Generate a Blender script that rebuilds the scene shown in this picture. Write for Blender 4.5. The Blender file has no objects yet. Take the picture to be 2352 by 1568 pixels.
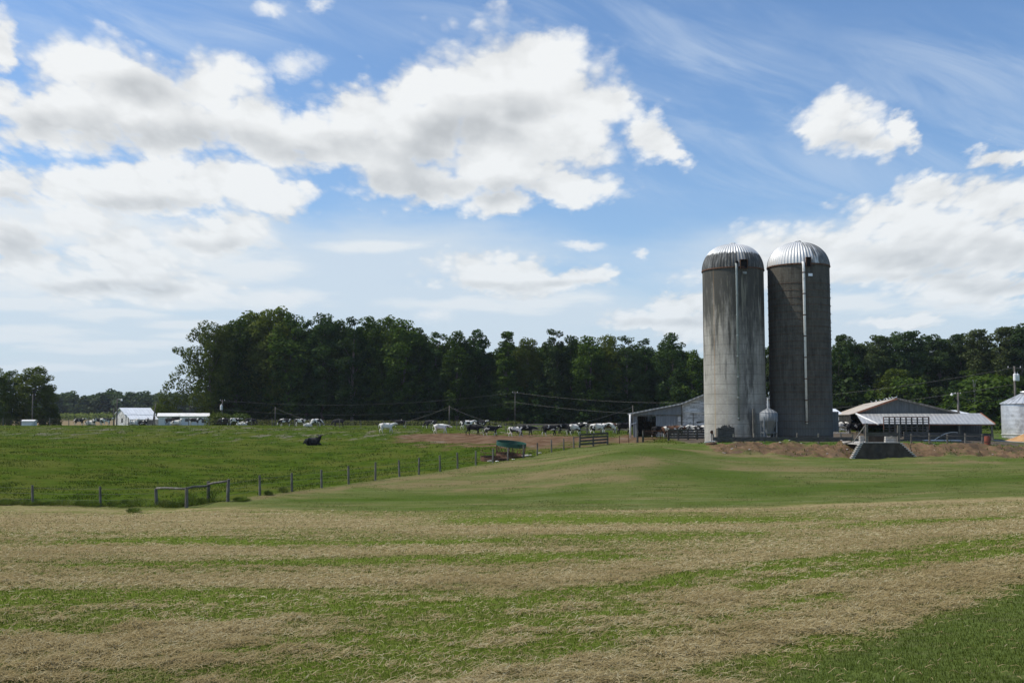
import bpy, bmesh, math, random
import numpy as np
from mathutils import Vector, Matrix
R = math.radians
random.seed(7); RNG = np.random.default_rng(7)
SC = bpy.context.scene
COL = SC.collection

# ------------------------------------------------------------------ camera
FPX = 2359.0; W_, H_ = 2352.0, 1568.0; CAM_H = 5.4; PITCH = math.atan(171/FPX)
cam = bpy.data.cameras.new("camera"); cam_o = bpy.data.objects.new("camera", cam); COL.objects.link(cam_o)
cam.sensor_width = 36; cam.lens = 36*FPX/W_; cam.clip_end = 20000; cam.clip_start = 0.1
cam_o.location = (0, 0, CAM_H); cam_o.rotation_euler = (R(90)+PITCH, 0, 0)
SC.camera = cam_o
SC.view_settings.view_transform = 'Standard'; SC.view_settings.look = 'None'
SC.view_settings.exposure = 0.0; SC.view_settings.gamma = 1.0
SC.cycles.max_bounces = 6; SC.cycles.diffuse_bounces = 3; SC.cycles.glossy_bounces = 3
SC.cycles.transmission_bounces = 4; SC.cycles.transparent_max_bounces = 8
SC.cycles.use_denoising = True
SC.cycles.sample_clamp_indirect = 4

def ray(px, py):
    u = (px-W_/2)/FPX; v = (H_/2-py)/FPX
    c, s = math.cos(PITCH), math.sin(PITCH)
    return (u, c - v*s, s + v*c)
def at(px, py, Y):
    d = ray(px, py); k = Y/d[1]
    return Vector((d[0]*k, Y, CAM_H + d[2]*k))
def proj(x, y, z):
    c, s = math.cos(PITCH), math.sin(PITCH)
    dz = z-CAM_H; f = y*c+dz*s; up = -y*s+dz*c
    return W_/2+FPX*x/f, H_/2-FPX*up/f

# ------------------------------------------------------------------ node helper
class NT:
    def __init__(s, tree): s.t = tree; s.n = tree.nodes; s.l = tree.links
    def put(s, sock, v):
        if isinstance(v, bpy.types.NodeSocket): s.l.new(v, sock)
        elif v is not None: sock.default_value = v
    def m(s, op, a, b=None, c=None, clamp=False):
        n = s.n.new('ShaderNodeMath'); n.operation = op; n.use_clamp = clamp
        s.put(n.inputs[0], a); s.put(n.inputs[1], b); s.put(n.inputs[2], c); return n.outputs[0]
    def v(s, op, a, b=None, scale=None):
        n = s.n.new('ShaderNodeVectorMath'); n.operation = op
        s.put(n.inputs[0], a); s.put(n.inputs[1], b)
        if op == 'SCALE': s.put(n.inputs[3], scale)
        return n.outputs['Value'] if op in ('LENGTH', 'DOT_PRODUCT', 'DISTANCE') else n.outputs['Vector']
    def sep(s, a):
        n = s.n.new('ShaderNodeSeparateXYZ'); s.put(n.inputs[0], a); return n.outputs
    def com(s, x, y, z=0.0):
        n = s.n.new('ShaderNodeCombineXYZ'); s.put(n.inputs[0], x); s.put(n.inputs[1], y); s.put(n.inputs[2], z); return n.outputs[0]
    def noise(s, vec, scale=5, detail=4, rough=.5, dist=0, color=False, lac=2.0, dim='3D'):
        n = s.n.new('ShaderNodeTexNoise'); n.noise_dimensions = dim
        s.put(n.inputs['Vector'], vec); n.inputs['Scale'].default_value = scale
        n.inputs['Detail'].default_value = detail; n.inputs['Roughness'].default_value = rough
        n.inputs['Lacunarity'].default_value = lac; n.inputs['Distortion'].default_value = dist
        return n.outputs['Color'] if color else n.outputs[0]
    def vor(s, vec, scale=5, feature='F1', out='Distance', rand=1.0):
        n = s.n.new('ShaderNodeTexVoronoi'); n.feature = feature
        s.put(n.inputs['Vector'], vec); n.inputs['Scale'].default_value = scale; n.inputs['Randomness'].default_value = rand
        return n.outputs[out]
    def mix(s, f, a, b, mode='MIX'):
        n = s.n.new('ShaderNodeMix'); n.data_type = 'RGBA'; n.blend_type = mode
        s.put(n.inputs[0], f); s.put(n.inputs[6], rgb(a)); s.put(n.inputs[7], rgb(b)); return n.outputs[2]
    def rng(s, v, a, b, c=0.0, d=1.0, smooth=True):
        n = s.n.new('ShaderNodeMapRange'); n.interpolation_type = 'SMOOTHSTEP' if smooth else 'LINEAR'
        s.put(n.inputs[0], v); s.put(n.inputs[1], a); s.put(n.inputs[2], b); s.put(n.inputs[3], c); s.put(n.inputs[4], d); return n.outputs[0]
    def attr(s, name, kind='GEOMETRY', out='Fac'):
        n = s.n.new('ShaderNodeAttribute'); n.attribute_type = kind; n.attribute_name = name; return n.outputs[out]
    def coord(s, which='Object'):
        return s.n.new('ShaderNodeTexCoord').outputs[which]
    def pos(s):
        return s.n.new('ShaderNodeNewGeometry').outputs['Position']
    def rand(s): return s.n.new('ShaderNodeObjectInfo').outputs['Random']
    def scale(s, vec, sc):
        return s.v('MULTIPLY', vec, sc)
    def bump(s, h, strength=.3, dist=.02):
        n = s.n.new('ShaderNodeBump'); s.put(n.inputs['Height'], h)
        n.inputs['Strength'].default_value = strength; n.inputs['Distance'].default_value = dist; return n.outputs[0]
def rgb(c):
    if isinstance(c, (tuple, list)) and len(c) == 3: return (c[0], c[1], c[2], 1.0)
    return c

# ------------------------------------------------------------------ sun + sky
SUN_EL = R(54); SUN_AZ = R(-86)          # azimuth from +Y toward +X: the sun stands to the left
sdir = Vector((math.sin(SUN_AZ)*math.cos(SUN_EL), math.cos(SUN_AZ)*math.cos(SUN_EL), math.sin(SUN_EL)))
sun = bpy.data.lights.new("sun", 'SUN'); sun.energy = 4.2; sun.angle = R(0.53); sun.color = (1.0, .94, .84)
sun_o = bpy.data.objects.new("sun", sun); COL.objects.link(sun_o)
sun_o.rotation_euler = sdir.to_track_quat('Z', 'Y').to_euler(); sun_o.location = (-50, 0, 80)

world = bpy.data.worlds.new("World"); SC.world = world; world.use_nodes = True
wt = NT(world.node_tree)
for n in list(wt.n): wt.n.remove(n)
sky = wt.n.new('ShaderNodeTexSky'); sky.sky_type = 'NISHITA'; sky.sun_disc = False
sky.sun_elevation = SUN_EL; sky.sun_rotation = SUN_AZ; sky.air_density = 1.0; sky.dust_density = 1.2; sky.ozone_density = 1.5; sky.altitude = 100
STR = 0.10
d = wt.v('NORMALIZE', wt.coord('Generated'))
dx, dy, dz = wt.sep(d)
ay = wt.m('MAXIMUM', wt.m('ABSOLUTE', dy), 0.12)
KU = FPX/1000.0
U = wt.m('MULTIPLY', wt.m('DIVIDE', dx, ay), KU); V = wt.m('MULTIPLY', wt.m('DIVIDE', dz, ay), KU)
Vp = wt.m('MINIMUM', wt.m('MAXIMUM', V, 0.0), 4.0)
# cloud noise space: finer and flatter towards the horizon, as a cloud deck recedes
NX = wt.m('DIVIDE', U, wt.m('ADD', Vp, 0.55)); NY = wt.m('MULTIPLY', wt.m('LOGARITHM', wt.m('ADD', Vp, 0.20), math.e), 0.95)
NV = wt.com(NX, NY, 3.7)
w1 = wt.noise(NV, 5.0, 2, .5, color=True); w2 = wt.noise(NV, 19.0, 5, .66, color=True)
w1 = wt.v('SUBTRACT', w1, (.5, .5, .5)); w2 = wt.v('SUBTRACT', w2, (.5, .5, .5))
damp = wt.rng(Vp, 0.0, 0.75, 0.35, 1.0)
P0 = wt.com(U, V, 0.0)
warp = wt.v('ADD', wt.v('MULTIPLY', w1, (.13, .09, 0)), wt.v('MULTIPLY', w2, (.085, .075, 0)))
P1 = wt.v('ADD', P0, wt.v('SCALE', warp, scale=damp))
P2 = wt.v('ADD', P0, wt.v('SCALE', wt.v('MULTIPLY', w1, (.16, .07, 0)), scale=damp))
def dir_uv(px, py):
    r = ray(px, py); return r[0]/r[1]*KU, r[2]/r[1]*KU
def blob_field(P, lst, k=0.22):
    acc = None
    for (cx, cy, rx, ry) in lst:
        u0, v0 = dir_uv(cx, cy); r = ray(cx, cy); g = 1/(r[1])
        q = wt.v('MULTIPLY', wt.v('SUBTRACT', P, (u0, v0, 0)), (1000/(rx*g), 1000/(ry*g*g), 0))
        dd = wt.v('LENGTH', q)
        acc = dd if acc is None else wt.m('SMOOTH_MIN', acc, dd, k)
    return wt.m('SUBTRACT', 1.0, acc)      # >0 inside
CUM = [ # cumulus bodies
 (200,170,150,100),(335,180,130,75),(480,215,130,95),(575,275,95,75),(95,270,120,80),(260,265,190,85),(430,295,190,75),(610,320,130,65),
 (720,320,120,62),(800,345,110,55),
 (1150,250,250,150),(1200,150,140,90),(300,240,200,110),(1195,165,150,102),(1085,180,120,75),(960,205,100,60),(850,265,130,75),(1290,215,110,80),(960,310,200,90),(1170,300,230,120),(1375,245,95,75),(1330,330,110,75),
 (900,405,105,62),(1010,420,150,52),(1190,390,180,60),(1300,430,115,42),(1140,470,80,36),
 (672,158,68,36),(1505,320,62,45),(1550,350,42,40),(1530,290,30,32),
 (1930,265,92,66),(1985,310,88,52),(2085,290,40,42),(1900,300,60,45),
 (615,22,45,24),(735,18,36,22),(0,95,38,70),(0,235,66,52),
 (520,400,130,60),(380,380,90,40),(620,470,90,40),(60,600,110,45),(180,500,90,40),(380,540,60,30),(590,540,70,28),(200,660,120,35),(400,660,130,35),(330,630,120,32),(640,685,70,18),(10,430,130,62),(150,425,120,48),(300,410,120,48),(300,450,190,42),(460,430,120,52),(600,440,115,45),(690,455,36,30),(280,490,45,24),
 (40,545,125,58),(480,542,135,40),(255,560,100,40),(300,600,110,30),
 (1130,625,140,45),(1330,640,78,28),(1230,655,120,26),(1325,560,68,15),(1470,582,22,14),(1000,728,50,22),
 (1560,705,95,38),(1480,735,115,28),(1600,745,120,40),
 (2140,430,95,48),(2270,465,120,75),(2050,500,120,50),(2180,540,200,75),(1900,560,190,48),(2060,600,230,55),(2300,580,130,80),(1760,572,70,26),(1800,620,200,40),(2240,660,180,45),
 (2300,360,95,26),(2060,740,110,16)]
LOWC = [(90,500,150,40),(250,520,160,35),(420,590,150,35),(560,620,120,26),(60,780,120,10),(300,790,160,9),(520,770,120,8),(1100,700,160,16),(1250,690,120,14),(850,560,120,14),(1950,700,150,20),(2200,700,160,22), # flatter, hazier decks low on the left
 (120,650,170,34),(330,660,150,30),(460,640,70,20),(620,688,105,20),(440,690,140,18),(80,700,130,18),(240,722,130,12),(90,765,110,12),(420,745,90,9),(180,800,120,9),(130,845,150,8),(330,835,60,6)]
VEIL = [(520,560,260,60),(300,640,360,90),(150,850,260,60),(500,820,300,90),(1150,760,260,60),(880,590,330,80),(700,660,300,75),(950,700,420,70),(1300,725,250,40),(200,760,420,75),(500,600,300,80),(1900,600,300,80),(1900,760,500,50)]
CIR = [(1600,150,260,110),(1850,270,330,110),(2230,170,330,110),(350,60,420,80),(1300,60,420,80),(1750,400,330,80),(1500,640,240,70),(2250,330,200,80)]
fb = wt.noise(wt.com(NX, NY, 9.1), 7.0, 6, .60)
fb2 = wt.noise(wt.v('ADD', wt.com(NX, NY, 9.1), (-.03, .07, 0)), 7.0, 2, .55)
vb = wt.m('SUBTRACT', .52, wt.vor(wt.v('ADD', NV, wt.v('SCALE', w2, scale=.035)), 17.0)); vb2 = wt.m('SUBTRACT', .50, wt.vor(wt.v('ADD', NV, wt.v('SCALE', w2, scale=.02)), 41.0))
bil = wt.m('ADD', wt.m('MULTIPLY', vb, .62), wt.m('MULTIPLY', vb2, .34))
SML = [c for c in CUM if c[2] < 76 and c[3] < 40 and c[1] > 12 and not (850 < c[0] < 1420 and c[1] < 500)]; CUM = [c for c in CUM if c not in SML]
fs = wt.m('ADD', blob_field(P1, SML, .15), wt.m('MULTIPLY', wt.m('SUBTRACT', fb, .52), 2.2)); aS = wt.m('MULTIPLY', wt.rng(fs, -.25, 1.0), .95)
fc = blob_field(P1, CUM)
fc = wt.m('ADD', fc, bil)
fc = wt.m('ADD', fc, wt.m('MULTIPLY', wt.m('SUBTRACT', fb, .43), 1.20))
fl = blob_field(P2, LOWC, .3)
fl = wt.m('ADD', fl, wt.m('MULTIPLY', wt.m('SUBTRACT', wt.noise(wt.com(wt.m('MULTIPLY', NX, .7), wt.m('MULTIPLY', NY, 1.9), 2.2), 9.0, 5, .6), .5), 2.4))
fv = blob_field(P2, VEIL, .4)
fv = wt.m('ADD', fv, wt.m('MULTIPLY', wt.m('SUBTRACT', wt.noise(wt.com(wt.m('ADD', NX, wt.m('MULTIPLY', NY, .6)), wt.m('MULTIPLY', NY, 2.6), 5.5), 3.0, 5, .6), .5), 1.3))
aC = wt.rng(fc, -0.22, 0.50); aL = wt.m('MULTIPLY', wt.rng(fl, -0.7, 0.6), .92); aV = wt.m('MULTIPLY', wt.rng(fv, -0.85, 0.55), .84)
SHADE = [(1080,310,190,50),(960,355,190,35),(1000,425,170,28),(1150,440,110,26),(800,330,120,30),(700,345,120,25),(330,215,120,40),(300,320,180,28),(190,290,60,30),(130,285,80,30),
 (540,320,120,25),(50,545,105,45),(40,470,130,22),(480,562,110,16),(250,660,160,14),(2140,590,180,26),(2280,560,110,26),(2000,330,70,20),(1960,340,60,18),(2080,640,200,14),(1130,655,150,10),(1300,655,80,8),(1540,740,130,10),(330,470,150,14),(2260,660,140,14),(1200,250,100,35)]
rx_ = wt.m('ADD', wt.m('MULTIPLY', U, .94), wt.m('MULTIPLY', V, -.34)); ry_ = wt.m('ADD', wt.m('MULTIPLY', U, .34), wt.m('MULTIPLY', V, .94))
cst = wt.noise(wt.com(wt.m('MULTIPLY', rx_, 1.1), wt.m('MULTIPLY', ry_, 5.0), 7.7), 1.9, 6, .62, dist=.6)
aI = wt.m('MULTIPLY', wt.m('MULTIPLY', wt.rng(blob_field(P2, CIR, .5), -.7, .8), wt.rng(cst, .36, .72)), .42)
sh = wt.rng(blob_field(P2, SHADE, .45), -0.75, 0.75)
thick = wt.rng(fc, 0.05, 0.75)
edge = wt.m('SUBTRACT', 1.0, wt.rng(fc, 0.0, 0.5))
relief = wt.m('ADD', wt.m('MULTIPLY', wt.m('SUBTRACT', fb, fb2), .55), wt.m('MULTIPLY', wt.m('SUBTRACT', bil, .1), .16))
lum = wt.m('ADD', wt.m('SUBTRACT',   .92, wt.m('MULTIPLY', wt.m('MULTIPLY', sh, thick), .23)), relief)
lum = wt.m('SUBTRACT', lum, wt.m('MULTIPLY', edge, .05))
lum = wt.m('MINIMUM', wt.m('MAXIMUM', lum, .45), .93)
cw = wt.v('SCALE', wt.com(1, 1, 1), scale=wt.m('DIVIDE', lum, STR))
tint = wt.mix(wt.rng(lum, .5, .9), (.94, .985, 1.03), (.97, .99, 1.0))
cw = wt.v('MULTIPLY', cw, tint)
skyc = wt.v('MULTIPLY', sky.outputs[0], (1.03, 1.30, 1.55))
skyc = wt.mix(aI, skyc, tuple(x/STR for x in (.66, .76, .88)))
c1 = wt.mix(aV, skyc, tuple(x/STR for x in (.66, .75, .84)))
c1 = wt.mix(aL, c1, tuple(x/STR for x in (.83, .87, .90)))
c1 = wt.mix(aS, c1, tuple(x/STR for x in (.86, .89, .92)))
c1 = wt.mix(aC, c1, cw)
hz = wt.m('MULTIPLY', wt.m('POWER', 2.718, wt.m('MULTIPLY', Vp, -4.2)), .9)
c1 = wt.mix(hz, c1, tuple(x/STR for x in (.58, .70, .81)))
bg = wt.n.new('ShaderNodeBackground'); wt.put(bg.inputs[0], c1); bg.inputs[1].default_value = STR
wo = wt.n.new('ShaderNodeOutputWorld'); wt.l.new(bg.outputs[0], wo.inputs[0])
world.cycles.sampling_method = 'MANUAL'; world.cycles.sample_map_resolution = 512
# ------------------------------------------------------------------ object helpers
def new_mesh(name, V, F, smooth=False):
    me = bpy.data.meshes.new(name)
    if isinstance(F, np.ndarray):
        n, k = F.shape
        me.vertices.add(len(V)); me.vertices.foreach_set('co', np.asarray(V, dtype=np.float32).ravel())
        me.loops.add(n*k); me.loops.foreach_set('vertex_index', F.astype(np.int32).ravel())
        me.polygons.add(n); me.polygons.foreach_set('loop_start', np.arange(0, n*k, k, dtype=np.int32))
        me.polygons.foreach_set('loop_total', np.full(n, k, dtype=np.int32))
        me.update(calc_edges=True)
    else:
        me.from_pydata([tuple(v) for v in V], [], F); me.update()
    if smooth: me.polygons.foreach_set('use_smooth', [True]*len(me.polygons))
    return me
def link(name, me, mat=None, parent=None, loc=None):
    o = bpy.data.objects.new(name, me); COL.objects.link(o)
    if mat and me and not me.materials: me.materials.append(mat)
    if parent: o.parent = parent
    if loc is not None: o.location = loc
    return o
def thing(name, label, cat, loc=(0, 0, 0), rz=0.0, group=None):
    o = bpy.data.objects.new(name, None); COL.objects.link(o); o.empty_display_size = .3
    o.location = loc; o.rotation_euler = (0, 0, rz)
    return tag(o, label, cat, group)
def tag(o, label, cat, group=None, kind=None):
    if label: o['label'] = label
    if cat: o['category'] = cat
    if group: o['group'] = group
    if kind: o['kind'] = kind
    return o
def dup(root, loc=None, rz=None, label=None, scale=None):
    r = root.copy(); COL.objects.link(r)
    if loc is not None: r.location = loc
    if rz is not None: r.rotation_euler = (0, 0, rz)
    if scale is not None: r.scale = scale
    if label: r['label'] = label
    for ch in list(root.children):
        c = ch.copy(); COL.objects.link(c); c.parent = r
        for g in ch.children:
            q = g.copy(); COL.objects.link(q); q.parent = c
    return r
class MB:
    def __init__(s): s.v = []; s.f = []
    def add(s, vs, fs):
        b = len(s.v); s.v += [tuple(v) for v in vs]; s.f += [tuple(b+i for i in f) for f in fs]; return s
    def box(s, c, size, rot=None):
        x, y, z = (k/2 for k in size)
        vs = [Vector((i*x, j*y, k*z)) for k in (-1, 1) for j in (-1, 1) for i in (-1, 1)]
        if rot is not None: vs = [rot @ v for v in vs]
        return s.add([Vector(c)+v for v in vs], [(0, 2, 3, 1), (4, 5, 7, 6), (0, 1, 5, 4), (2, 6, 7, 3), (0, 4, 6, 2), (1, 3, 7, 5)])
    def beam(s, a, b, w, h=None, up=(0, 0, 1)):
        a, b = Vector(a), Vector(b); h = h or w; dd = b-a; L = dd.length
        if L < 1e-6: return s
        z = dd/L; upv = Vector(up)
        if abs(z.dot(upv)) > .99: upv = Vector((1, 0, 0))
        x = z.cross(upv).normalized(); y = x.cross(z)
        return s.box((a+b)/2, (w, h, L), Matrix((x, y, z)).transposed())
    def tube(s, pts, rad, n=8, cap=True):
        pts = [Vector(p) for p in pts]; rad = rad if isinstance(rad, (list, tuple)) else [rad]*len(pts)
        rings = []; px = None
        for i, p in enumerate(pts):
            t = (pts[min(i+1, len(pts)-1)]-pts[max(i-1, 0)])
            t = t.normalized() if t.length > 0 else Vector((0, 0, 1))
            if px is None:
                px = t.cross(Vector((0, 0, 1)) if abs(t.z) < .9 else Vector((0, 1, 0))).normalized()
            else: px = (px - t*px.dot(t)).normalized()
            py = t.cross(px)
            rings.append([p+(px*math.cos(2*math.pi*k/n)+py*math.sin(2*math.pi*k/n))*rad[i] for k in range(n)])
        vs = [v for r in rings for v in r]; fs = []
        for i in range(len(pts)-1):
            for k in range(n):
                fs.append((i*n+k, i*n+(k+1) % n, (i+1)*n+(k+1) % n, (i+1)*n+k))
        if cap: fs += [tuple(range(n-1, -1, -1)), tuple((len(pts)-1)*n+k for k in range(n))]
        return s.add(vs, fs)
    def lathe(s, prof, c=(0, 0, 0), n=48):
        vs = []; fs = []
        for (r, z) in prof:
            for k in range(n):
                a = 2*math.pi*k/n; vs.append((c[0]+r*math.cos(a), c[1]+r*math.sin(a), c[2]+z))
        for i in range(len(prof)-1):
            for k in range(n): fs.append((i*n+k, i*n+(k+1) % n, (i+1)*n+(k+1) % n, (i+1)*n+k))
        return s.add(vs, fs)
    def prism(s, poly, y0, y1):      # poly in (x, z), extruded along y
        n = len(poly); vs = [(x, y0, z) for x, z in poly]+[(x, y1, z) for x, z in poly]
        fs = [tuple(range(n)), tuple(range(2*n-1, n-1, -1))]+[(i, i+n, (i+1) % n+n, (i+1) % n) for i in range(n)]
        return s.add(vs, fs)
    def slab(s, q, t):               # quad (4 points) given thickness t downwards along its normal
        q = [Vector(p) for p in q]; nn = (q[1]-q[0]).cross(q[3]-q[0]).normalized()
        if nn.z < 0: nn = -nn
        lo = [p-nn*t for p in q]
        return s.add(q+lo, [(0, 1, 2, 3), (7, 6, 5, 4), (0, 4, 5, 1), (1, 5, 6, 2), (2, 6, 7, 3), (3, 7, 4, 0)])
    def build(s, name, mat, parent=None, loc=None, smooth=False):
        me = new_mesh(name, s.v, s.f, smooth)
        bm = bmesh.new(); bm.from_mesh(me); bmesh.ops.recalc_face_normals(bm, faces=bm.faces); bm.to_mesh(me); bm.free()
        return link(name, me, mat, parent, loc)

# ------------------------------------------------------------------ materials
def material(name, rough=.85, metal=0.0, spec=.3):
    m = bpy.data.materials.new(name); m.use_nodes = True; t = NT(m.node_tree)
    b = m.node_tree.nodes['Principled BSDF']
    b.inputs['Roughness'].default_value = rough; b.inputs['Metallic'].default_value = metal
    b.inputs['Specular IOR Level'].default_value = spec
    return m, t, b
def noisy(name, c1, c2, scale=3.0, stretch=(1, 1, 1), rough=.85, metal=0.0, bump=.2, detail=5, dirt=None, spec=.3):
    m, t, b = material(name, rough, metal, spec)
    p = t.scale(t.coord('Object'), stretch)
    n = t.noise(p, scale, detail, .6)
    c = t.mix(t.rng(n, .3, .7), c1, c2)
    if dirt:
        c = t.mix(t.rng(t.noise(t.coord('Object'), dirt[1], 4, .6), .5, .75, 0, .8), c, dirt[0])
    t.put(b.inputs['Base Color'], c)
    if bump: t.put(b.inputs['Normal'], t.bump(n, bump, .02))
    return m
def corrugated(name, c1, c2, axis='X', period=.25, rough=.45, metal=.6, rust=None, seam=None):
    m, t, b = material(name, rough, metal, .5)
    o = t.coord('Object'); s = t.sep(o)
    ax = {'X': s[0], 'Y': s[1], 'Z': s[2]}[axis]
    w = t.m('SINE', t.m('MULTIPLY', ax, 2*math.pi/period))
    st = (1.5, .25, .25) if axis == 'X' else ((.25, 1.5, .25) if axis == 'Y' else (.25, .25, 1.5))
    n = t.noise(t.scale(o, st), 1.6, 6, .65)
    c = t.mix(t.rng(n, .3, .7), c1, c2)
    c = t.mix(t.rng(w, -.9, -1.0, 0, .35), c, tuple(x*.55 for x in c1))
    if rust: c = t.mix(t.rng(t.noise(o, .9, 6, .7), .56, .72, 0, .85), c, rust)
    t.put(b.inputs['Base Color'], c); t.put(b.inputs['Normal'], t.bump(w, .5, .03))
    return m
def vnoise(x, y, seed=0):            # cheap tiling-free value noise (numpy)
    xi = np.floor(x).astype(np.int64); yi = np.floor(y).astype(np.int64); fx = x-xi; fy = y-yi
    fx = fx*fx*(3-2*fx); fy = fy*fy*(3-2*fy)
    def h(a, b):
        n = (a*374761393+b*668265263+seed*974634777) & 0x7fffffff
        n = ((n ^ (n >> 13))*1274126177) & 0x7fffffff
        return ((n ^ (n >> 16)) & 0xffff)/65535.0
    return (h(xi, yi)*(1-fx)+h(xi+1, yi)*fx)*(1-fy)+(h(xi, yi+1)*(1-fx)+h(xi+1, yi+1)*fx)*fy
def fbm(x, y, seed=0, oct=4, gain=.5):
    s = 0; a = 1; t = 0
    for i in range(oct):
        s = s+a*vnoise(x*2**i+i*17.3, y*2**i-i*9.1, seed+i); t += a; a *= gain
    return s/t

# ------------------------------------------------------------------ terrain heights
ctrl = []
def cp(px, py, Y): v = at(px, py, Y); ctrl.append((v.x, v.y, v.z))
for q in [(0,0,2.6),(-30,0,2.5),(30,0,3.0),(0,-60,3.2),(-90,-60,3),(90,-60,3.4),(0,30,1.25),(-25,35,1.0),(26,35,1.6),(60,30,2.4),(-60,30,1.3),(-90,62,.2),(90,62,1.6),
          (-120,180,3.4),(120,180,3.0),(0,250,3.3),(-100,250,3.4),(100,250,3.0),(60,135,2.8),(110,130,2.6),(50,180,3.05),(-130,120,2.0),(90,95,1.9)]: ctrl.append(q)
for q in [(0,1158,62),(430,1162,62),(800,1172,58.5),(1176,1172,58),(1700,1160,60),(2352,1140,60),
          (525,1148,63),(670,1129,68.5),(801,1111,74),(918,1095,80),(1011,1082,85.5),(1094,1067,91.5),(1165,1058,96.3),(1234,1046,102),(1318,1028.6,110),(1395,1020,113),
          (200,1150,64),(600,1092,92),(100,1065,90),(300,1040,108),(300,1008,140),(720,1022,130),(600,990,160),(0,980,180),(400,980,180),(800,983,175),
          (885,994,150),(1010,995,149),(1200,1003,138),(1290,1000,134),(1120,1006,137),(1300,1010,120),(1150,1030,112),(1000,1040,110),(1450,1005,119),(1550,1004,118),
          (1500,1018,110),(1450,1019,112),(1590,1018,107),(1640,1041,94),(1800,1046,93),(2000,1051,92.5),(2352,1050,93),(1650,1019,99),(1800,1019,98),(2000,1019,98),(2200,1021,98),(2352,1030,98),
          (1700,1010,104),(1840,1010,105),(2000,1008,112),(2200,1010,112),(2300,1011,128),(2352,1012,128),
          (1176,1110,75),(1500,1060,86),(1500,1112,70),(2000,1092,75),(1750,1088,76),(2352,1090,76),(1300,1075,85),(900,1140,66)]: cp(*q)
CT = np.array(ctrl); SCL = 40.0
def tps_k(dx, dy):
    r2 = (dx*dx+dy*dy)/SCL**2; return r2*np.log(r2+1e-9)*.5
n_ = len(CT)
A_ = np.zeros((n_+3, n_+3)); A_[:n_, :n_] = tps_k(CT[:, 0][:, None]-CT[:, 0], CT[:, 1][:, None]-CT[:, 1])+np.eye(n_)*.0006
Pm = np.c_[np.ones(n_), CT[:, 0]/SCL, CT[:, 1]/SCL]; A_[:n_, n_:] = Pm; A_[n_:, :n_] = Pm.T
CW = np.linalg.solve(A_, np.r_[CT[:, 2], 0, 0, 0])
def sstep(a, b, x): t = np.clip((x-a)/(b-a), 0, 1); return t*t*(3-2*t)
def bank_y(x): return np.interp(x, [17.9, 18.6, 24.6, 32.3, 46.4, 120], [104, 94, 93, 92.5, 93, 93])
def zt_arr(x, y):
    x = np.asarray(x, float); y = np.asarray(y, float)
    xc = np.clip(x, -110, 110); yc = np.clip(y, -60, 250)
    z = CW[n_]+CW[n_+1]*xc/SCL+CW[n_+2]*yc/SCL
    for i in range(n_): z = z+CW[i]*tps_k(xc-CT[i, 0], yc-CT[i, 1])
    zf = 3.3+3.0*sstep(250, 560, y)*sstep(60, -60, x)+3.0*sstep(700, 3000, y)
    k = sstep(185, 245, y); z = z*(1-k)+zf*k
    kx = sstep(70, 110, np.abs(x))*sstep(20, 60, y); z = z*(1-kx)+np.clip(z, .5, 3.5)*kx
    # eroded clods on the dirt bank, soft swells elsewhere
    mb = sstep(17.5, 20, x)*sstep(-.6, .3, y-bank_y(x))*(1-sstep(98.2, 99.0, y))*sstep(60, 50, x)
    z = z+mb*((fbm(x*.5, y*.8, 3)-.5)*1.1+(fbm(x*1.7, y*1.9, 8)-.5)*.75)
    # rounded mown spur running down from the yard corner to the straw field
    ex, ey = -12.5, -42.0; wx, wy = x-15.0, y-107.0; t = np.clip((wx*ex+wy*ey)/(ex*ex+ey*ey), 0, 1); dd = np.hypot(wx-ex*t, (wy-ey*t))
    z = z+.75*sstep(0, .30, t)*sstep(1.0, .62, t)*np.exp(-(dd/6.0)**2)-.22*np.exp(-((x-21)/6)**2-((y-86)/6)**2)
    near = 1-sstep(120, 200, y)
    return z+near*(1-mb)*((fbm(x*.12, y*.12, 5, 3)-.5)*.16)
def zt(x, y): return float(zt_arr(np.array([x]), np.array([y]))[0])
def ground(px, py):                   # where a line of sight meets the terrain
    d = ray(px, py); ts = np.geomspace(8, 900, 900)
    x = d[0]*ts; y = d[1]*ts; z = CAM_H+d[2]*ts; g = zt_arr(x, y)
    i = np.argmax(z < g)
    if z[i] >= g[i]: i = len(ts)-1
    if i > 0:
        a = (z[i-1]-g[i-1]); b = (g[i]-z[i]); f = a/(a+b+1e-9); t = ts[i-1]*(1-f)+ts[i]*f
    else: t = ts[0]
    return (d[0]*t, d[1]*t)

# ------------------------------------------------------------------ ground layout (world metres)
HAY = ([-200,-31,-19.6,-17.2,-9.2,0,8,16,31,200], [62,61.5,61,60,58.2,58,58.4,60,60.5,57])
FENCE = [(-200,63),(-60,63),(-31,62.6),(-19.6,62),(-17.4,62.6),(6.6,110),(10.4,112.6),(13,113.2),(17,110),(18.4,106)]
FX = [p[0] for p in FENCE]; FY = [p[1] for p in FENCE]
def poly_sd(P, x, y):                 # signed distance to a polygon, positive inside
    d2 = np.full(x.shape, 1e9); ins = np.zeros(x.shape, bool); n = len(P)
    for i in range(n):
        ax, ay = P[i]; bx, by = P[(i+1) % n]; ex, ey = bx-ax, by-ay
        wx, wy = x-ax, y-ay; t = np.clip((wx*ex+wy*ey)/(ex*ex+ey*ey+1e-9), 0, 1)
        d2 = np.minimum(d2, (wx-ex*t)**2+(wy-ey*t)**2)
        c = ((ay > y) != (by > y)) & (x < ex*(y-ay)/(by-ay+1e-12)+ax); ins ^= c
    return np.where(ins, 1, -1)*np.sqrt(d2)
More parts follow.
